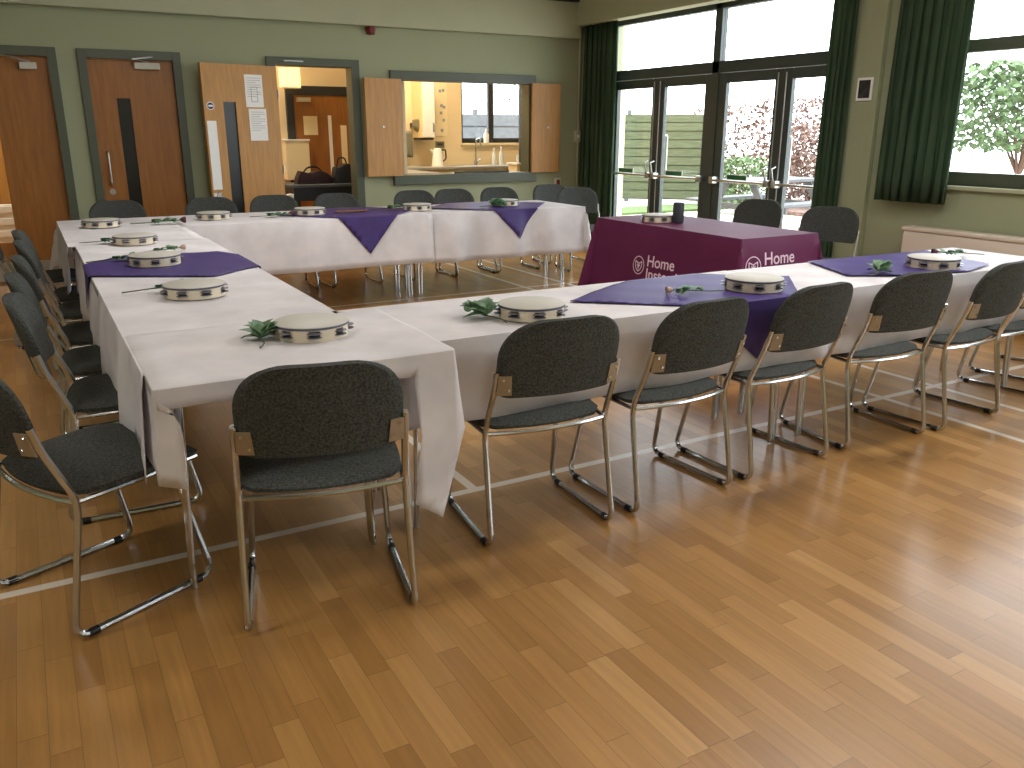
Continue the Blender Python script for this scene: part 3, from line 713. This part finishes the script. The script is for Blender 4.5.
# ------------------------------------------------------------ tambourines
def make_tamb():
    t = thing('tambourine', 't', 'tambourine')
    bm = bmesh.new(); n = 64; r0, r1, z0, z1 = .112, .122, 0, .048; slots = 8
    def ang(k): return 2*PI*k/n
    V = {}
    for k in range(n):
        for ri, rr in enumerate((r0, r1)):
            for zi, zz in enumerate((0, .012, .036, .048)): V[k, ri, zi] = bm.verts.new((rr*math.cos(ang(k)), rr*math.sin(ang(k)), zz))
    for k in range(n):
        k2 = (k+1) % n; open_ = (k % 8) in (0, 1, 2)
        for zi in range(3):
            if zi == 1 and open_: continue
            bm.faces.new((V[k, 0, zi], V[k2, 0, zi], V[k2, 0, zi+1], V[k, 0, zi+1])); bm.faces.new((V[k, 1, zi], V[k2, 1, zi], V[k2, 1, zi+1], V[k, 1, zi+1]))
        bm.faces.new((V[k, 0, 0], V[k2, 0, 0], V[k2, 1, 0], V[k, 1, 0])); bm.faces.new((V[k, 0, 3], V[k2, 0, 3], V[k2, 1, 3], V[k, 1, 3]))
        if open_:
            bm.faces.new((V[k, 0, 1], V[k2, 0, 1], V[k2, 1, 1], V[k, 1, 1])); bm.faces.new((V[k, 0, 2], V[k2, 0, 2], V[k2, 1, 2], V[k, 1, 2]))
        if (k % 8) in (0, 3): bm.faces.new((V[k, 0, 1], V[k, 1, 1], V[k, 1, 2], V[k, 0, 2]))
    obj('hoop', bm, 'hoop', t)
    bm = bmesh.new(); lathe(bm, [(0, .0505), (.122, .0505), (.1245, .049), (.1245, .047)], 48); obj('drum_skin', bm, 'skin', t, True)
    bm = bmesh.new(); lathe(bm, [(.1225, .047), (.1252, .047), (.1252, .040), (.1225, .040), (.1225, .047)], 48); obj('rim_band', bm, 'rim', t, True)
    for k in range(8):
        a = 2*PI*(k*8+1.5)/n; bm = bmesh.new()
        for zc in (.017, .0295):
            lathe(bm, [(0, zc-.004), (.011, zc-.004), (.014, zc-.0025), (.0255, zc-.001), (.0255, zc+.001), (.014, zc+.0025), (.011, zc+.004), (0, zc+.004)], 16, .1165*math.cos(a), .1165*math.sin(a))
        obj('jingle', bm, 'jingle', t, True)
    return t
tamb0 = make_tamb()
TB = [(.44, 6.74, 'tambourine at the far left corner of the square'), (.54, 5.62, 'tambourine left row, between the corner one and the purple cloth'), (.53, 4.64, 'tambourine standing on the purple cloth of the left row'), (.56, 3.68, 'tambourine on white cloth just before the purple cloth of the left row'), (.775, 2.74, 'large looking tambourine behind the nearest chair, leafy rose at its left'),
      (1.25, 6.92, 'tambourine on the back row in front of the open oak leaf'), (2.0, 6.88, 'tambourine on the back row at the left tip of its purple cloth'), (2.95, 6.88, 'tambourine on the back row between the two purple points'), (3.82, 6.88, 'tambourine on the purple cloth below the hatch'),
      (1.58, 2.64, 'tambourine behind the second near chair with rose leaves at its left'), (2.70, 2.63, 'tambourine on the purple cloth of the near row'), (3.95, 2.64, 'tambourine on the right purple cloth at the right picture edge'), (4.19, 5.12, 'tambourine on the plum tablecloth')]
PUR = {2, 6, 8, 10, 11}
for i, (x, y, lab) in enumerate(TB):
    z = TZ+.013 if i in PUR else TZ+.008
    if i == 12: z = TZ+.006
    rz = random.uniform(0, .8)
    if i == 0: tamb0.location = (x, y, z); tamb0.rotation_euler = (0, 0, rz); tamb0['label'] = lab; tamb0['group'] = 'tambourines set out on the tables'
    else: dup(tamb0, (x, y, z), rz, lab, 'tambourines set out on the tables')
# dark speaker on plum table
t = thing('smart_speaker', 'dark round speaker standing on the plum tablecloth', 'speaker', (4.25, 4.96, TZ+.006))
bm = bmesh.new(); lathe(bm, [(0, 0), (.040, 0), (.043, .006), (.041, .14), (.036, .148), (0, .148)], 28); obj('speaker_body', bm, mat('dark speaker mesh', (52, 54, 62), .7, noise=.3, scale=140), t, True)
bm = bmesh.new(); lathe(bm, [(0, .1485), (.034, .1485), (.034, .150), (0, .151)], 24); obj('speaker_top', bm, 'black', t, True)

# ------------------------------------------------------------ roses
def leaf_bm(bm, base, dirv, L, W, curl=.25):
    d_ = Vector(dirv).normalized(); side = d_.cross(Vector((0, 0, 1)))
    side = side.normalized() if side.length > .1 else Vector((1, 0, 0)); up = side.cross(d_)
    n = 6; cen, lf_, rt = [], [], []
    for i in range(n+1):
        t_ = i/n; w_ = W*math.sin(PI*min(.999, t_**.8))*.5+ (0 if 0 < i < n else .0002)
        c_ = Vector(base)+d_*L*t_-Vector((0, 0, 1))*curl*L*t_*t_+up*0
        c_.z = max(c_.z, .002)
        cen.append(bm.verts.new(c_)); 
        a = c_+side*w_+up*w_*.35; b = c_-side*w_+up*w_*.35; a.z = max(a.z, .003); b.z = max(b.z, .003)
        lf_.append(bm.verts.new(a)); rt.append(bm.verts.new(b))
    for i in range(n):
        bm.faces.new((cen[i], cen[i+1], lf_[i+1], lf_[i])); bm.faces.new((cen[i], rt[i], rt[i+1], cen[i+1]))
def make_rose(seed, L=.26, leaves=5, lsize=.055, budm='bud', bs=.018, lift=.3):
    rnd = random.Random(seed); t = thing('rose', 'r', 'rose')
    bm = bmesh.new(); pts = [(-L*.5+L*i/8, .010*math.sin(i*.9+seed), .006+.012*(i/8)) for i in range(9)]; tube(bm, pts, .0028, n=6); obj('stem', bm, 'stem', t, True)
    for k in range(leaves):
        bm = bmesh.new(); u = rnd.uniform(.45, .92); bx_ = -L*.5+L*u; s = 1 if k % 2 else -1
        base = (bx_, 0, .012); ang = s*rnd.uniform(.5, 1.5)
        for q in (-.5, 0, .5):
            aa = ang+q*.9; leaf_bm(bm, base, (math.cos(aa), math.sin(aa), rnd.uniform(.1, .6+lift*1.6)), lsize*rnd.uniform(.7, 1.15), lsize*.62, .3)
        obj('leaf', bm, 'leaf', t, True, solid=.0006)
    bm = bmesh.new(); bx_, bz = L*.5, .02
    for ring_ in range(3):
        for k in range(5):
            a = k*2*PI/5+ring_*.6; rr = bs*(.35+.3*ring_); n = 4; g = []
            for i in range(n+1):
                tt = i/n; row = []
                for j in range(4):
                    b_ = a+(j/3-.5)*1.5; rad = rr*(.35+.75*math.sin(tt*PI*.62)); row.append(bm.verts.new((bx_+bs*2.0*tt, rad*math.cos(b_), max(.002, bz+rad*math.sin(b_)))))
                g.append(row)
            for A, B in zip(g, g[1:]):
                for j in range(3): bm.faces.new((A[j], A[j+1], B[j+1], B[j]))
    obj('bloom', bm, budm, t, True, solid=.0005)
    return t
def put(o, x, y, z, rz, lab, sc=1, first=[]):
    if o.name not in first: first.append(o.name); o.location = (x, y, z); o.rotation_euler = (0, 0, rz); o.scale = (sc,)*3; o['label'] = lab; o['group'] = 'roses laid on the tables'; return o
    return dup(o, (x, y, z), rz, lab, 'roses laid on the tables', scale=sc)
rA = make_rose(3, .20, 12, .080, 'leaf', .014, 1.0); rB = make_rose(5, .30, 8, .055, 'bud', .018, .3); rC = make_rose(8, .28, 10, .055, 'budr', .018, .3)
zw, zp = TZ+.009, TZ+.014
put(rA, .60, 2.71, zw, R(75), 'leafy rose at the left of the tambourine behind the nearest chair')
put(rA, 1.41, 2.66, zw, R(100), 'leafy rose beside the tambourine behind the second near chair', 1.05)
put(rB, 2.42, 2.66, zp, R(160), 'rose with a pale bud on the purple cloth of the near row', .8)
put(rA, 3.50, 2.62, zp, R(20), 'leafy rose at the near left corner of the right purple cloth', 1.0)
put(rC, 4.45, 2.82, zp, R(150), 'rose on the white cloth at the right end of the near row', .9)
put(rB, .45, 3.84, zw, R(-2), 'long stemmed rose left of the tambourine nearest the purple cloth', 1.05)
put(rB, .37, 4.86, zw, R(3), 'long stemmed rose at the back edge of the left row purple cloth', 1.0)
put(rB, .60, 5.12, zw, R(10), 'pale rose behind the tambourine on the left row purple cloth', .85)
put(rC, .38, 5.72, zw, R(0), 'long stemmed rose left of the second farthest left row tambourine', 1.0)
put(rC, .80, 6.72, zw, R(-10), 'dark leafed rose on white cloth by the oak door with the dark panel', 1.2)
put(rC, 1.66, 6.83, zw, R(0), 'dark leafed rose between two tambourines on the back row', 1.1)
put(rC, 2.72, 6.95, zp, R(5), 'dark leafed rose on the right half of the first back purple cloth', 1.2)
put(rA, 3.62, 6.76, zp, R(0), 'leafy rose on the purple cloth below the hatch', 1.2)
t = thing('drum_beater', 'thin brown wooden beater lying on the back row purple cloth', 'beater', (2.35, 6.86, TZ+.013), R(-5))
bm = bmesh.new(); tube(bm, [(-.14, 0, .009), (.10, 0, .009)], .009); obj('handle', bm, 'wood_leg', t, True)
bm = bmesh.new(); lathe(bm, [(0, .002), (.014, .004), (.019, .012), (.014, .021), (0, .023)], 16, .11, 0); obj('beater_head', bm, 'wood_leg', t, True)

# ------------------------------------------------------------ kitchen behind the hatch
KY = 11.6
bm = bmesh.new(); wallgrid(bm, 'x', KY, KY+.2, 3.90, 6.9, 0, ZC, [(5.72, 6.8, 1.22, 2.12)]); struct('wall_kitchen_far', bm, 'creamwall', 'cream far wall of the kitchen')
struct('wall_kitchen_left', BX(3.86, 3.90, D+.15, KY+.2, 0, ZC), 'creamwall', 'cream wall between kitchen and lobby')
struct('wall_kitchen_right', BX(6.83, 6.90, D+.15, KY, 0, ZC), 'creamwall', 'cream right wall of the kitchen')
struct('wall_kitchen_near', BX(XR+.2, 6.9, D, D+.15, 0, ZC), 'creamwall', 'cream near wall of the kitchen')
w = sroot('window_4', 'dark framed kitchen window above the sink', 'window')
obj('window_frame', (lambda b: ([box(b, x0, x1, KY+.08, KY+.14, z0, z1, bev=.003) for (x0, x1, z0, z1) in ((5.72, 5.78, 1.22, 2.12), (6.21, 6.30, 1.22, 2.12), (6.76, 6.80, 1.22, 2.12), (5.78, 6.21, 1.22, 1.29), (6.30, 6.76, 1.22, 1.29), (5.78, 6.21, 2.07, 2.12), (6.3, 6.76, 2.07, 2.12))], b)[1])(bmesh.new()), 'darkgrey', w)
obj('glass_pane', BX(5.78, 6.21, KY+.105, KY+.112, 1.29, 2.07), 'glass', w); obj('glass_pane', BX(6.30, 6.76, KY+.105, KY+.112, 1.29, 2.07), 'glass', w)
obj('window_sill', BX(5.70, 6.81, KY-.05, KY+.08, 1.19, 1.22), 'cupboard', w)
area('portal', (6.3, KY+.25, 1.65), (R(-90), 0, 0), 1.2, .9, 1, portal=True)
area('lamp', (4.6, 10.4, ZC-.1), (0, 0, 0), .9, .5, 70, (1, .84, .62))
t = thing('ceiling_light', 'flat ceiling light in the kitchen', 'light', (4.6, 10.4, ZC)); obj('diffuser', BX(-.5, .5, -.3, .3, -.06, 0, bev=.01), 'lamp', t)
# kitchen units
t = thing('base_cabinet', 'cream base cabinets with grey worktop below the kitchen window', 'cabinet', (0, 0, 0))
obj('cabinet_body', BX(4.42, 6.80, 11.02, KY-.005, .1, .87), 'cupboard', t)
obj('worktop', BX(4.41, 6.82, 10.97, KY-.003, .87, .91, bev=.006), 'worktop', t)
for k in range(3):
    q = obj('cabinet_door', BX(4.38+k*.7, 5.06+k*.7, 11.0, 11.02, .12, .84, bev=.003), 'cupboard', t); obj('door_handle', BX(4.95+k*.7, 5.01+k*.7, 10.985, 11.0, .7, .8), 'alum', q)
obj('plinth', BX(4.44, 6.78, 11.07, 11.5, 0, .1), 'darkgrey', t)
t = thing('worktop_run', 'pale worktop on dark units running back from the hatch at the left', 'worktop', (0, 0, 0))
obj('unit_body', BX(3.92, 4.35, 9.55, 11.55, .05, .87), 'darkgrey', t); obj('worktop', BX(3.91, 4.40, 9.5, 11.57, .87, .91, bev=.005), 'worktop', t)
t = thing('wall_cupboard', 'tall white wall cupboard on the kitchen far wall', 'cupboard', (-.14, 0, 0))
obj('cupboard_body', BX(5.08, 5.27, 11.25, KY-.003, 1.30, 2.15, bev=.003), 'cupboard', t); q = obj('cupboard_door', BX(5.085, 5.265, 11.23, 11.25, 1.31, 2.14, bev=.003), 'whitep', t)
obj('door_handle', BX(5.23, 5.245, 11.21, 11.23, 1.38, 1.5), 'alum', q); obj('light_shelf', BX(5.08, 5.27, 11.3, 11.58, 1.27, 1.298), 'darkgrey', t)
t = thing('soap_dispenser', 'grey oval dispenser on the cream kitchen wall', 'dispenser', (4.93, KY-.2, 1.47))
bm = bmesh.new(); lathe(bm, [(0, -.10), (.05, -.07), (.085, 0), (.07, .07), (0, .09)], 18); o = obj('dispenser_body', bm, 'towel', t, True); o.scale = (1, .6, 1)
obj('dispenser_bracket', BX(-.03, .03, .02, .2, -.03, .03), 'darkgrey', t)
t = thing('hanging_towel', 'grey towel hanging from a rail on the kitchen wall', 'towel', (4.82, KY-.15, 1.38))
bm = bmesh.new(); tube(bm, [(-.09, 0, 0), (.07, 0, 0)], .008); obj('towel_rail', bm, 'alum', t)
bm = bmesh.new(); g = []
for j in range(9):
    g.append([bm.verts.new((-.08+.13*i/12, -.012+.014*math.sin(i*1.3)*(j/8), .012-.36*j/8)) for i in range(13)])
for A, B in zip(g, g[1:]):
    for i in range(12): bm.faces.new((A[i], A[i+1], B[i+1], B[i]))
obj('towel', bm, 'towel', t, True, solid=.006)
bm = bmesh.new(); tube(bm, [(-.085, 0, 0), (-.085, .15, 0)], .006); tube(bm, [(.065, 0, 0), (.065, .15, 0)], .006); obj('rail_bracket', bm, 'alum', t)
t = thing('kettle', 'white electric kettle on the kitchen worktop', 'kettle', (5.16, 11.25, .91))
bm = bmesh.new(); lathe(bm, [(0, 0), (.085, 0), (.085, .015), (.08, .03), (.062, .22), (.05, .245), (0, .255)], 24); obj('kettle_body', bm, 'whitep', t, True)
bm = bmesh.new(); tube(bm, [(.06, 0, .22), (.13, 0, .23), (.135, 0, .1), (.078, 0, .06)], .011, fil=.04); obj('handle', bm, 'darkgrey', t, True)
bm = bmesh.new(); tube(bm, [(-.06, 0, .18), (-.10, 0, .23)], .016); obj('spout', bm, 'whitep', t, True)
t = thing('kitchen_tap', 'tall chrome swan neck tap at the kitchen sink', 'tap', (5.86, 11.42, .91))
bm = bmesh.new(); lathe(bm, [(0, 0), (.03, 0), (.028, .06), (0, .065)], 16); obj('tap_base', bm, 'chrome', t, True)
bm = bmesh.new(); tube(bm, [(0, 0, .05), (0, 0, .36), (0, -.14, .38), (0, -.15, .28)], .012, fil=.07); obj('spout', bm, 'chrome', t, True)
bm = bmesh.new(); tube(bm, [(.02, 0, .05), (.08, 0, .08)], .008); obj('lever', bm, 'chrome', t, True)
def bottle(x, y, z, h, r, m, label, cap='whitep', group=None):
    t = thing('bottle', label, 'bottle', (x, y, z), 0, group)
    bm = bmesh.new(); lathe(bm, [(0, 0), (r, 0), (r, h*.62), (r*.4, h*.78), (r*.35, h*.88), (0, h*.88)], 18); obj('bottle_body', bm, m, t, True)
    bm = bmesh.new(); lathe(bm, [(0, h*.86), (r*.42, h*.86), (r*.42, h), (0, h)], 14); obj('bottle_cap', bm, cap, t, True); return t
bottle(6.12, KY-.02, 1.22, .2, .04, 'whitep', 'white pump bottle on the kitchen window sill')
bottle(6.10, 11.3, .91, .24, .032, 'frost', 'clear bottle right of the tap, left of the pair', group='sink bottles')
bottle(6.22, 11.3, .91, .26, .034, 'frost', 'clear bottle right of the tap, right of the pair', group='sink bottles')
t = thing('wall_poster', 'cream poster with small dark pictures beside the kitchen window', 'poster', (5.40, KY-.003, 1.68)); obj('sheet', BX(-.10, .09, -.004, 0, -.36, .42), 'cupboard', t)
bm = bmesh.new()
for (x, z) in ((-.02, .26), (.03, .27), (.0, .06), (.04, .04), (-.01, -.04), (.03, -.14), (.0, -.28)): box(bm, x-.02, x+.02, -.006, -.004, z-.02, z+.02)
obj('poster_print', bm, 'ink', t)
t = thing('wall_socket', 'dark double socket above the kitchen worktop', 'socket', (5.36, KY-.003, 1.20)); obj('socket_plate', BX(-.07, .07, -.012, 0, -.045, .045, bev=.003), 'towel', t); obj('socket_switch', BX(-.04, .04, -.016, -.012, -.01, .02), 'darkgrey', t)
t = thing('dish_rack', 'rack of crockery and a cup at the right of the hatch view', 'rack', (6.35, 10.8, .0)); obj('rack_stand', BX(-.2, .25, -.1, .16, 0, .93), 'cupboard', t); obj('tray', BX(-.22, .27, -.12, .18, .93, .955, bev=.005), 'whitep', t)
for k in range(4):
    bm = bmesh.new(); lathe(bm, [(0, 0), (.02, 0), (.07, .035), (.068, .04), (.018, .006), (0, .006)], 18); o = obj('bowl', bm, 'whitep', None, True); o.location = (6.28, 10.82, .957+k*.022); tag(o, ['white bowl at the bottom of the stack in the kitchen', 'white bowl second from the bottom of the kitchen stack', 'white bowl third from the bottom of the kitchen stack', 'white bowl on top of the kitchen stack'][k], 'bowl', 'stacked bowls')
t = thing('mug', 'brown and white mug beside the stacked bowls in the kitchen', 'mug', (6.44, 10.82, .956)); bm = bmesh.new(); lathe(bm, [(0, 0), (.038, 0), (.04, .09), (.036, .09), (.034, .006), (0, .006)], 18); obj('mug_body', bm, 'bud', t, True)
bm = bmesh.new(); tube(bm, [(.038, 0, .075), (.065, 0, .07), (.065, 0, .025), (.038, 0, .02)], .005, fil=.015); obj('handle', bm, 'bud', t, True)
t = thing('tea_tray', 'long white tray lying on the hatch sill', 'tray', (4.75, D+.08, .91)); obj('tray_base', BX(-.3, .42, -.06, .08, 0, .012, bev=.003), 'whitep', t); obj('tray_rim', BX(-.31, .43, -.068, -.06, 0, .022, bev=.002), 'darkgrey', t)
t = thing('tall_fridge', 'tall dark appliance at the right side of the hatch view', 'fridge', (6.50, 10.45, 0)); obj('fridge_body', BX(-.30, .32, -.3, .3, .02, 1.95, bev=.01), 'darkgrey', t); q = obj('fridge_door', BX(-.28, .30, -.33, -.3, .04, 1.93, bev=.006), 'darkgrey', t); obj('door_handle', BX(-.26, -.24, -.36, -.33, .9, 1.4), 'alum', q)

# ------------------------------------------------------------ lobby behind the open doorway
LY = 11.0
LD = (3.12, 3.80)
bm = bmesh.new(); box(bm, XL, 3.86, LY, LY+.12, 0, ZC)
struct('wall_lobby_far', bm, 'creamwall', 'cream far wall of the lobby')
d = sroot('door_8', 'oak lobby door with notice, glass strip and pull plate', 'door')
bm = bmesh.new(); box(bm, 2.98, 3.07, LY-.06, LY-.003, 0, 1.93); box(bm, 3.79, 3.85, LY-.06, LY-.003, 0, 1.93); box(bm, 3.07, 3.79, LY-.06, LY-.003, 1.82, 1.93); obj('door_frame', bm, 'darkgrey', d)
lf = obj('door_leaf', BX(3.07, 3.79, LY-.045, LY-.005, .01, 1.82), 'door', d)
obj('notice', BX(3.18, 3.36, LY-.049, LY-.045, 1.34, 1.57), 'cupboard', lf)
obj('vision_panel', BX(3.50, 3.545, LY-.049, LY-.045, .6, 1.58), 'paper', lf)
obj('push_plate', BX(3.66, 3.74, LY-.049, LY-.045, .95, 1.46), 'cupboard', lf)
obj('door_closer', BX(3.11, 3.28, LY-.09, LY-.045, 1.74, 1.79), 'closer', lf)
area('lamp', (2.2, 10.2, ZC-.1), (0, 0, 0), .8, .5, 36, (1, .82, .60))
t = thing('wall_light', 'glowing yellow box light on the lobby wall', 'light', (2.90, LY-.32, 2.0)); obj('light_box', BX(-.03, .2, 0, .12, -.1, .12, bev=.008), 'lamp', t); obj('light_base', BX(-.03, .2, 0, .12, -.115, -.1), 'cupboard', t)
t = thing('wall_cabinet', 'small cream metal cabinet on the lobby wall behind the bags', 'cabinet', (2.98, LY-.13, 1.0)); obj('cabinet_body', BX(-.10, .20, -.1, .12, -.2, .27, bev=.006), 'cupboard', t); obj('cabinet_lid', BX(-.11, .21, -.11, .12, .27, .29, bev=.003), 'whitep', t)
t = thing('lobby_table', 'dark topped lobby table with brown legs under the bags', 'table', (3.02, 10.0, 0))
obj('tabletop', BX(-.4, .42, -.3, .3, .77, .80, bev=.004), 'greywood', t); obj('apron', BX(-.36, .38, -.27, .27, .62, .77), 'black', t)
for sx, sy in ((-.36, -.26), (.36, -.26), (-.36, .26), (.36, .26)): obj('leg', BX(sx-.02, sx+.02, sy-.02, sy+.02, 0, .62), 'wood_leg', t)
def bag(x, y, z, w_, d_, h_, label, m):
    t = thing('handbag', label, 'bag', (x, y, z)); bm = bmesh.new(); box(bm, -w_/2, w_/2, -d_/2, d_/2, 0, h_); bmesh.ops.subdivide_edges(bm, edges=bm.edges, cuts=4, use_grid_fill=True)
    for v in bm.verts:
        k = 1-.25*(v.co.z/h_)**2; v.co.x *= k; v.co.y *= k*(1-.3*(2*v.co.x/w_)**4); v.co.z *= 1-.12*math.sin(v.co.x*30+x)*(v.co.z/h_)
    obj('bag_body', bm, m, t, True)
    bm = bmesh.new(); tube(bm, [(-w_*.3, 0, h_*.85), (-w_*.15, 0, h_*1.45), (w_*.15, 0, h_*1.45), (w_*.3, 0, h_*.85)], .009, fil=.05); obj('bag_handle', bm, 'black', t, True)
bag(2.96, 9.95, .80, .42, .22, .13, 'low dark plum bag on the left of the lobby table', 'bag')
bag(3.30, 9.9, .80, .24, .2, .20, 'black upright bag on the right of the lobby table', 'black')
t = thing('plastic_bag', 'small white bag standing under the lobby table', 'bag', (2.62, 9.75, .0)); bm = bmesh.new(); lathe(bm, [(0, 0), (.09, .01), (.1, .2), (.07, .5), (.03, .62), (.045, .70), (0, .71)], 16); obj('bag_body', bm, 'paper', t, True)
# lobby beyond door 1: lamp-lit white panel added for the bright striped patch
d = sroot('door_9', 'oak lobby door glimpsed through the panel of the left door', 'door')
obj('door_leaf', BX(-1.1, .5, LY-.045, LY-.003, .01, 2.0), 'door2', d)
t = thing('lobby_bright_panel', 'white ribbed panel added for the bright patch in the left door glass', 'radiator', (-.3, LY-.12, .2))
obj('bright_panel', BX(-.7, .6, -.06, .0, 0, .42, bev=.01), 'whitep', t)
for k in range(3): obj('bright_rib', BX(-.7, .6, -.075, -.06, .07+.13*k, .14+.13*k, bev=.004), 'whitep', t)
area('lamp', (-.2, 10.2, ZC-.1), (0, 0, 0), .8, .5, 60, (1, .85, .7))  # lamp added to brighten what shows through door 1

# ------------------------------------------------------------ outside
o = struct('ground_terrace', BX(XR+.25, 30, -14, 9.2, -.12, -.02), 'pave', None); o['label'] = 'pale paved terrace outside the glass doors'; o['category'] = 'paving'
o = struct('ground_garden', BX(-20, 40, 11.8, 40, -.12, -.02), 'pave', None); o['label'] = 'paved ground behind the kitchen'; o['category'] = 'paving'
o = struct('ground_side', BX(6.9, 30, 9.2, 11.8, -.12, -.02), 'pave', None); o['label'] = 'paved ground beside the kitchen'; o['category'] = 'paving'
o = obj('lawn', BX(8.6, 11.5, 12.0, 13.0, -.02, .02), 'grass'); tag(o, 'strip of lawn in front of the timber fence', 'grass', None, 'stuff')
def fence(name, label, p0, p1, h, nb, m='fencewood', post=1.8):
    p0, p1 = Vector((*p0, 0)), Vector((*p1, 0)); L = (p1-p0).length; a = math.atan2(p1.y-p0.y, p1.x-p0.x)
    t = thing('timber_fence', label, 'fence', p0, a)
    bm = bmesh.new()
    for k in range(nb):
        z = .08+k*(h-.1)/nb; box(bm, 0, L, -.012+.02*(k%2), .012+.02*(k%2), z, z+(h-.1)/nb*.88)
    box(bm, 0, L, .034, .046, .05, h-.06)
    obj('fence_boards', bm, m, t)
    n = max(1, round(L/post))
    for k in range(n+1): obj('fence_post', BX(L*k/n-.045, L*k/n+.045, .014, .1, 0, h+.05), 'greywood', t)
fence('f', 'weathered green slatted fence beyond the left glass doors', (9.6, 15.2), (11.9, 13.2), 1.75, 10)
fence('f', 'grey fence seen through the kitchen window', (5.0, 17.5), (13.0, 17.5), 1.8, 6, 'greywood')
# shrubs
def shrub(label, x, y, h, r, m, seed, n=240, ls=.09, cat='shrub', name='shrub', trunk=0):
    rnd = random.Random(seed); t = thing(name, label, cat, (x, y, 0), 0, 'shrubs outside')
    bm = bmesh.new()
    for k in range(10 if not trunk else 14):
        a = rnd.uniform(0, 2*PI); q = rnd.uniform(.3, .9); z0 = trunk*.6
        tube(bm, [(0, 0, 0), (0.02*math.cos(a), .02*math.sin(a), max(.1, z0)), (r*.4*q*math.cos(a), r*.4*q*math.sin(a), h*.55), (r*q*math.cos(a+.4), r*q*math.sin(a+.4), h*rnd.uniform(.7, .98))], .02+.02*trunk, n=5, taper=lambda u: 1-.8*u)
    obj('branches', bm, 'twig', t, True)
    bm = bmesh.new()
    for k in range(n):
        a = rnd.uniform(0, 2*PI); zz = rnd.uniform(.12 if not trunk else .4, 1)*h; q = r*math.sqrt(rnd.random())*(1-.5*abs(zz/h-.55))
        p = Vector((q*math.cos(a), q*math.sin(a), zz)); s = ls*rnd.uniform(.6, 1.3); e = Euler((rnd.uniform(-1, 1), rnd.uniform(-1, 1), rnd.uniform(0, 6))).to_matrix()
        bm.faces.new([bm.verts.new(p+e@Vector(v)*s) for v in ((-.5, 0, 0), (0, -.3, .05), (.5, 0, 0), (0, .3, .05))])
    obj('leaves', bm, m, t)
shrub('brownish bare bush outside the third glass door', 12.7, 13.4, 1.9, .9, 'twig', 1, 900, .12)
shrub('green low bush outside the third glass door', 11.0, 11.3, .95, .65, 'hedge', 2, 1500, .1)
shrub('reddish low bush behind the picnic table', 12.7, 11.2, 1.5, .85, 'soil', 3, 2200, .1)
shrub('bush outside the glass door nearest the window', 15.2, 13.9, 2.1, 1.1, 'soil', 4, 2600, .1)
shrub('leafy tree outside the right window', 16.4, 9.5, 2.6, 1.4, 'hedge', 5, 2600, .17, 'tree', 'garden_tree', 1)
shrub('tall thin birch outside the kitchen window', 11.5, 18.6, 4.5, 1.2, 'hedge', 6, 500, .12, 'tree', 'garden_tree', 1)
o = obj('leaf_litter', BX(11.6, 15, 8.6, 12.6, -.02, .05), 'soil'); tag(o, 'reddish leaf covered border beyond the terrace', 'border', None, 'stuff')
t = thing('picnic_table', 'grey timber picnic table on the terrace outside', 'table', (9.35, 9.0, -.02), R(5))
bm = bmesh.new()
for k in range(5): box(bm, -.8, .8, -.35+k*.142, -.222+k*.142, .72, .76, bev=.004)
obj('tabletop', bm, 'greywood', t)
for s in (-1, 1):
    bm = bmesh.new(); box(bm, -.8, .8, s*.7-.13, s*.7-.005, .43, .47, bev=.004); box(bm, -.8, .8, s*.7+.005, s*.7+.13, .43, .47, bev=.004); obj('bench', bm, 'greywood', t)
for sx in (-.6, .6):
    for s in (-1, 1):
        bm = bmesh.new(); box(bm, -.02, .02, -.05, .05, 0, .86); bmesh.ops.rotate(bm, verts=bm.verts, cent=(0, 0, 0), matrix=Matrix.Rotation(s*R(32), 3, 'X')); bmesh.ops.translate(bm, verts=bm.verts, vec=(sx, s*.68, 0)); obj('leg', bm, 'greywood', t)
    obj('cross_beam', BX(sx+.02, sx+.06, -.8, .8, .35, .43), 'greywood', t)
